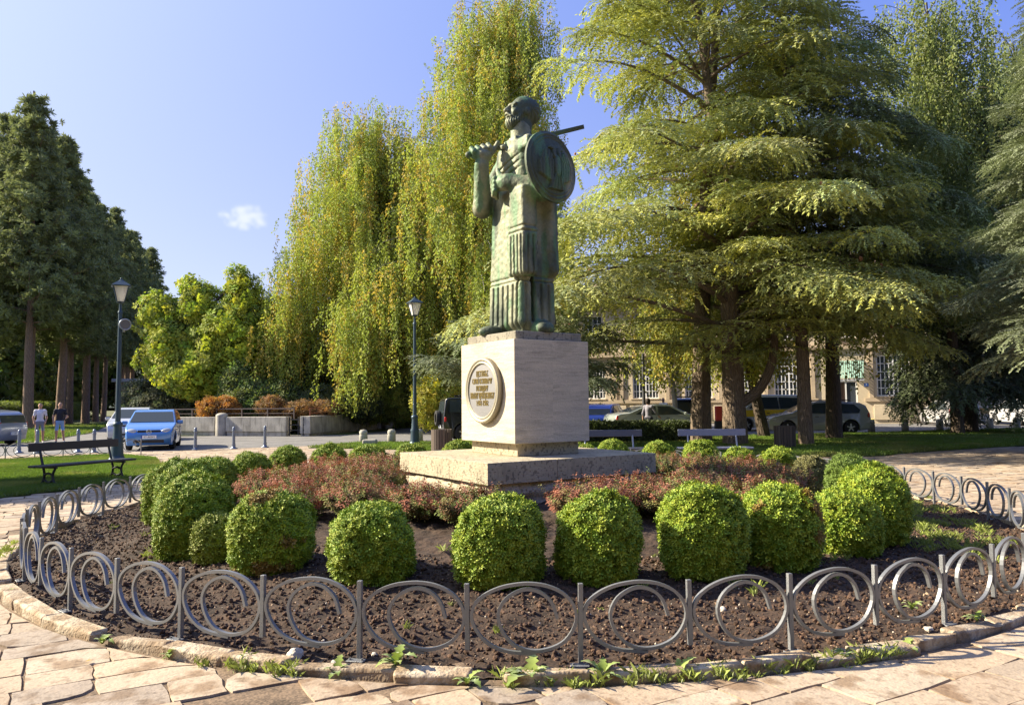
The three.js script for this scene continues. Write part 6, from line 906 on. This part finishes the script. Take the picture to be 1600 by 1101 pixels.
{ const t = thing('bucket', 'small yellow tub on the pavement of the cream building', 'tub', [20.3, 0, -43.2]); part('tub_body', lathe([[0, 0], [0.26, 0], [0.32, 0.42], [0.30, 0.42], [0.25, 0.05], [0, 0.05]], 20), mat([0.72, 0.62, 0.12], 0.6), t); }
{ const t = thing('red_box', 'red fuel canister standing by the cedar trunk near parked cars', 'canister', [9.9, 0, -36.2]); part('body', box(0.4, 0.7, 0.3, 0, 0.95, 0, 0.04), mat([0.6, 0.05, 0.03], 0.5), t); part('stand', box(0.45, 0.6, 0.35, 0, 0.3, 0, 0.02), mBlack, t); }
{ const t = thing('fallen_stone', 'pale stone block lying on the lawn beside stone bollards', 'stone', [-5.35, 0, -28.4]); part('block', uvm(box(0.55, 0.26, 0.35, 0, 0.13, 0, 0.08)), mSt, t); }
// ------------------------------------------------------------------ people
function person(label, x, z, turn, J, dress, h = 1.76) {
  const t = thing('person', label, 'person', [x, 0, z], turn), B = [], q = (a, b, ra, rb, k = 0.03) => B.push([J[a] || a, J[b] || b, ra, rb, k]);
  q('hipL', 'kneeL', 0.088, 0.06); q('hipR', 'kneeR', 0.088, 0.06); q('kneeL', 'ankL', 0.058, 0.038); q('kneeR', 'ankR', 0.058, 0.038); q('ankL', 'toeL', 0.042, 0.036); q('ankR', 'toeR', 0.042, 0.036);
  q('hipL', 'hipR', 0.11, 0.11); q('pel', 'chest', 0.125, 0.135, 0.06); q('shL', 'shR', 0.075, 0.075, 0.07); q('chest', 'neck', 0.12, 0.055, 0.05); q('shL', 'elL', 0.06, 0.045); q('shR', 'elR', 0.06, 0.045); q('elL', 'wrL', 0.043, 0.03); q('elR', 'wrR', 0.043, 0.03);
  const hand = (w, e) => { const d = V3(...J[w]).sub(V3(...J[e])).normalize(); const p = V3(...J[w]).addScaledVector(d, 0.06); B.push([J[w], p.toArray(), 0.032, 0.036, 0.02]); for (let i = 0; i < 4; i++) { const o = V3(0, 0, (i - 1.5) * 0.02); B.push([p.clone().add(o).toArray(), p.clone().add(o).addScaledVector(d, 0.075 - Math.abs(i - 1.3) * 0.008).toArray(), 0.011, 0.009, 0.008]); } B.push([J[w], p.clone().add(V3(0, 0, 0.05)).addScaledVector(d, 0.01).toArray(), 0.014, 0.011, 0.012]); }; hand('wrL', 'elL'); hand('wrR', 'elR');
  const hd = J.head, f = (X, y, Z) => { let d = 9; for (const [a, b, ra, rb, k] of B) d = smin(d, sdCap(X, y, Z, a, b, ra, rb), k); d = smin(d, sdCap(X, y, Z, J.neck, [hd[0], hd[1] - 0.08, hd[2] - 0.01], 0.055, 0.052), 0.03);
    let e = sdEll(X, y, Z, hd, [0.078, 0.118, 0.098]); e = smin(e, sdCap(X, y, Z, [hd[0], hd[1] + 0.01, hd[2] + 0.093], [hd[0], hd[1] - 0.03, hd[2] + 0.108], 0.01, 0.014), 0.02); e = smin(e, sdEll(X, y, Z, [hd[0], hd[1] - 0.085, hd[2] + 0.05], [0.05, 0.04, 0.045]), 0.03); for (const s of [-1, 1]) e = smin(e, sdEll(X, y, Z, [hd[0] + s * 0.08, hd[1] - 0.005, hd[2]], [0.014, 0.032, 0.02]), 0.01);
    if (dress.hair > 1) e = smin(e, sdEll(X, y, Z, [hd[0], hd[1] + 0.0, hd[2] - 0.05], [0.105, 0.14, 0.1]), 0.03); return smin(d, e, 0.02); };
  const g = nets(f, [-0.5, -0.02, -0.32], [0.5, 1.86, 0.42], 0.02), p = g.attributes.position, c = new Float32Array(p.count * 3);
  for (let i = 0; i < p.count; i++) c.set(dress.color(p.getX(i), p.getY(i), p.getZ(i), hd, J), i * 3); g.setAttribute('color', new THREE.BufferAttribute(c, 3)); part('figure', g, mat([1, 1, 1], 0.8, { vertexColors: true }), t); t.scale.setScalar(h / 1.78); return t;
}
const SKIN = [0.45, 0.25, 0.165];
const stand = (o = {}) => ({ hipL: [0.095, 0.92, 0], hipR: [-0.095, 0.92, 0], kneeL: [0.12, 0.5, 0.02], kneeR: [-0.12, 0.5, 0.02], ankL: [0.13, 0.075, -0.02], ankR: [-0.13, 0.075, -0.02], toeL: [0.16, 0.04, 0.16], toeR: [-0.16, 0.04, 0.16], pel: [0, 1.0, 0], chest: [0, 1.3, 0], neck: [0, 1.5, -0.01], shL: [0.17, 1.42, -0.01], shR: [-0.17, 1.42, -0.01], elL: [0.25, 1.13, -0.03], elR: [-0.25, 1.13, -0.03], wrL: [0.25, 0.9, 0.06], wrR: [-0.25, 0.9, 0.06], head: [0, 1.655, 0.015], ...o });
const man = (shirt, shorts, hairC, shoe) => ({ hair: 1, color: (x, y, z, h) => y > 1.74 || (y > 1.63 && z < h[2] - 0.03 && Math.abs(x) < 0.12) ? hairC : y > 1.5 && Math.abs(x) < 0.13 ? SKIN : Math.abs(x) > 0.16 && y < 1.22 && (Math.abs(x) > 0.2 || y < 1.0) && y > 0.7 ? SKIN : y > 0.98 ? shirt : y > 0.56 ? shorts : y > 0.1 ? SKIN : shoe });
person('man in white T-shirt and grey shorts standing by the parked silver-blue car', -20.35, -32.6, 0.55, stand({ wrL: [0.2, 0.93, 0.1], wrR: [-0.22, 0.93, 0.06] }), man([0.68, 0.66, 0.72], [0.23, 0.24, 0.29], [0.03, 0.022, 0.018], [0.3, 0.3, 0.32]), 1.74);
person('man in black shirt and light blue shorts with hand at his pocket', -19.55, -32.7, 0.5, stand({ wrL: [0.14, 1.02, 0.16], elL: [0.27, 1.14, 0.0], elR: [-0.26, 1.13, -0.02], wrR: [-0.24, 0.92, 0.08], ankL: [0.17, 0.075, 0.0], toeL: [0.2, 0.04, 0.17] }), man([0.012, 0.012, 0.02], [0.22, 0.36, 0.6], [0.30, 0.2, 0.15], [0.08, 0.1, 0.16]), 1.76);
person('woman in pale grey blouse and dark trousers walking beside the hedge', 5.55, -30.9, Math.PI - 0.75, stand({ kneeL: [0.11, 0.5, 0.14], ankL: [0.12, 0.08, 0.05], toeL: [0.12, 0.04, 0.2], kneeR: [-0.1, 0.5, -0.04], ankR: [-0.1, 0.1, -0.2], toeR: [-0.1, 0.04, -0.05], elR: [-0.30, 1.16, 0.08], wrR: [-0.38, 0.98, 0.26], elL: [0.24, 1.13, -0.08], wrL: [0.25, 0.92, -0.05] }), { hair: 2, color: (x, y, z, h) => y > 1.70 || (y > 1.52 && z < h[2] + 0.02) ? [0.025, 0.014, 0.01] : y > 1.5 && Math.abs(x) < 0.13 ? SKIN : (Math.abs(x) > 0.22 && y < 1.04) ? SKIN : y > 0.98 ? [0.22, 0.21, 0.25] : y > 0.08 ? [0.015, 0.016, 0.03] : [0.05, 0.04, 0.04] }, 1.7);
person('person in white shirt standing at the open minivan', 8.1, -40.6, -0.6, stand({ elL: [0.3, 1.2, 0.12], wrL: [0.25, 1.32, 0.32] }), man([0.7, 0.68, 0.66], [0.1, 0.1, 0.13], [0.10, 0.05, 0.03], [0.05, 0.05, 0.05]), 1.74);
scene.updateMatrixWorld(true);
renderer.render(scene, camera);
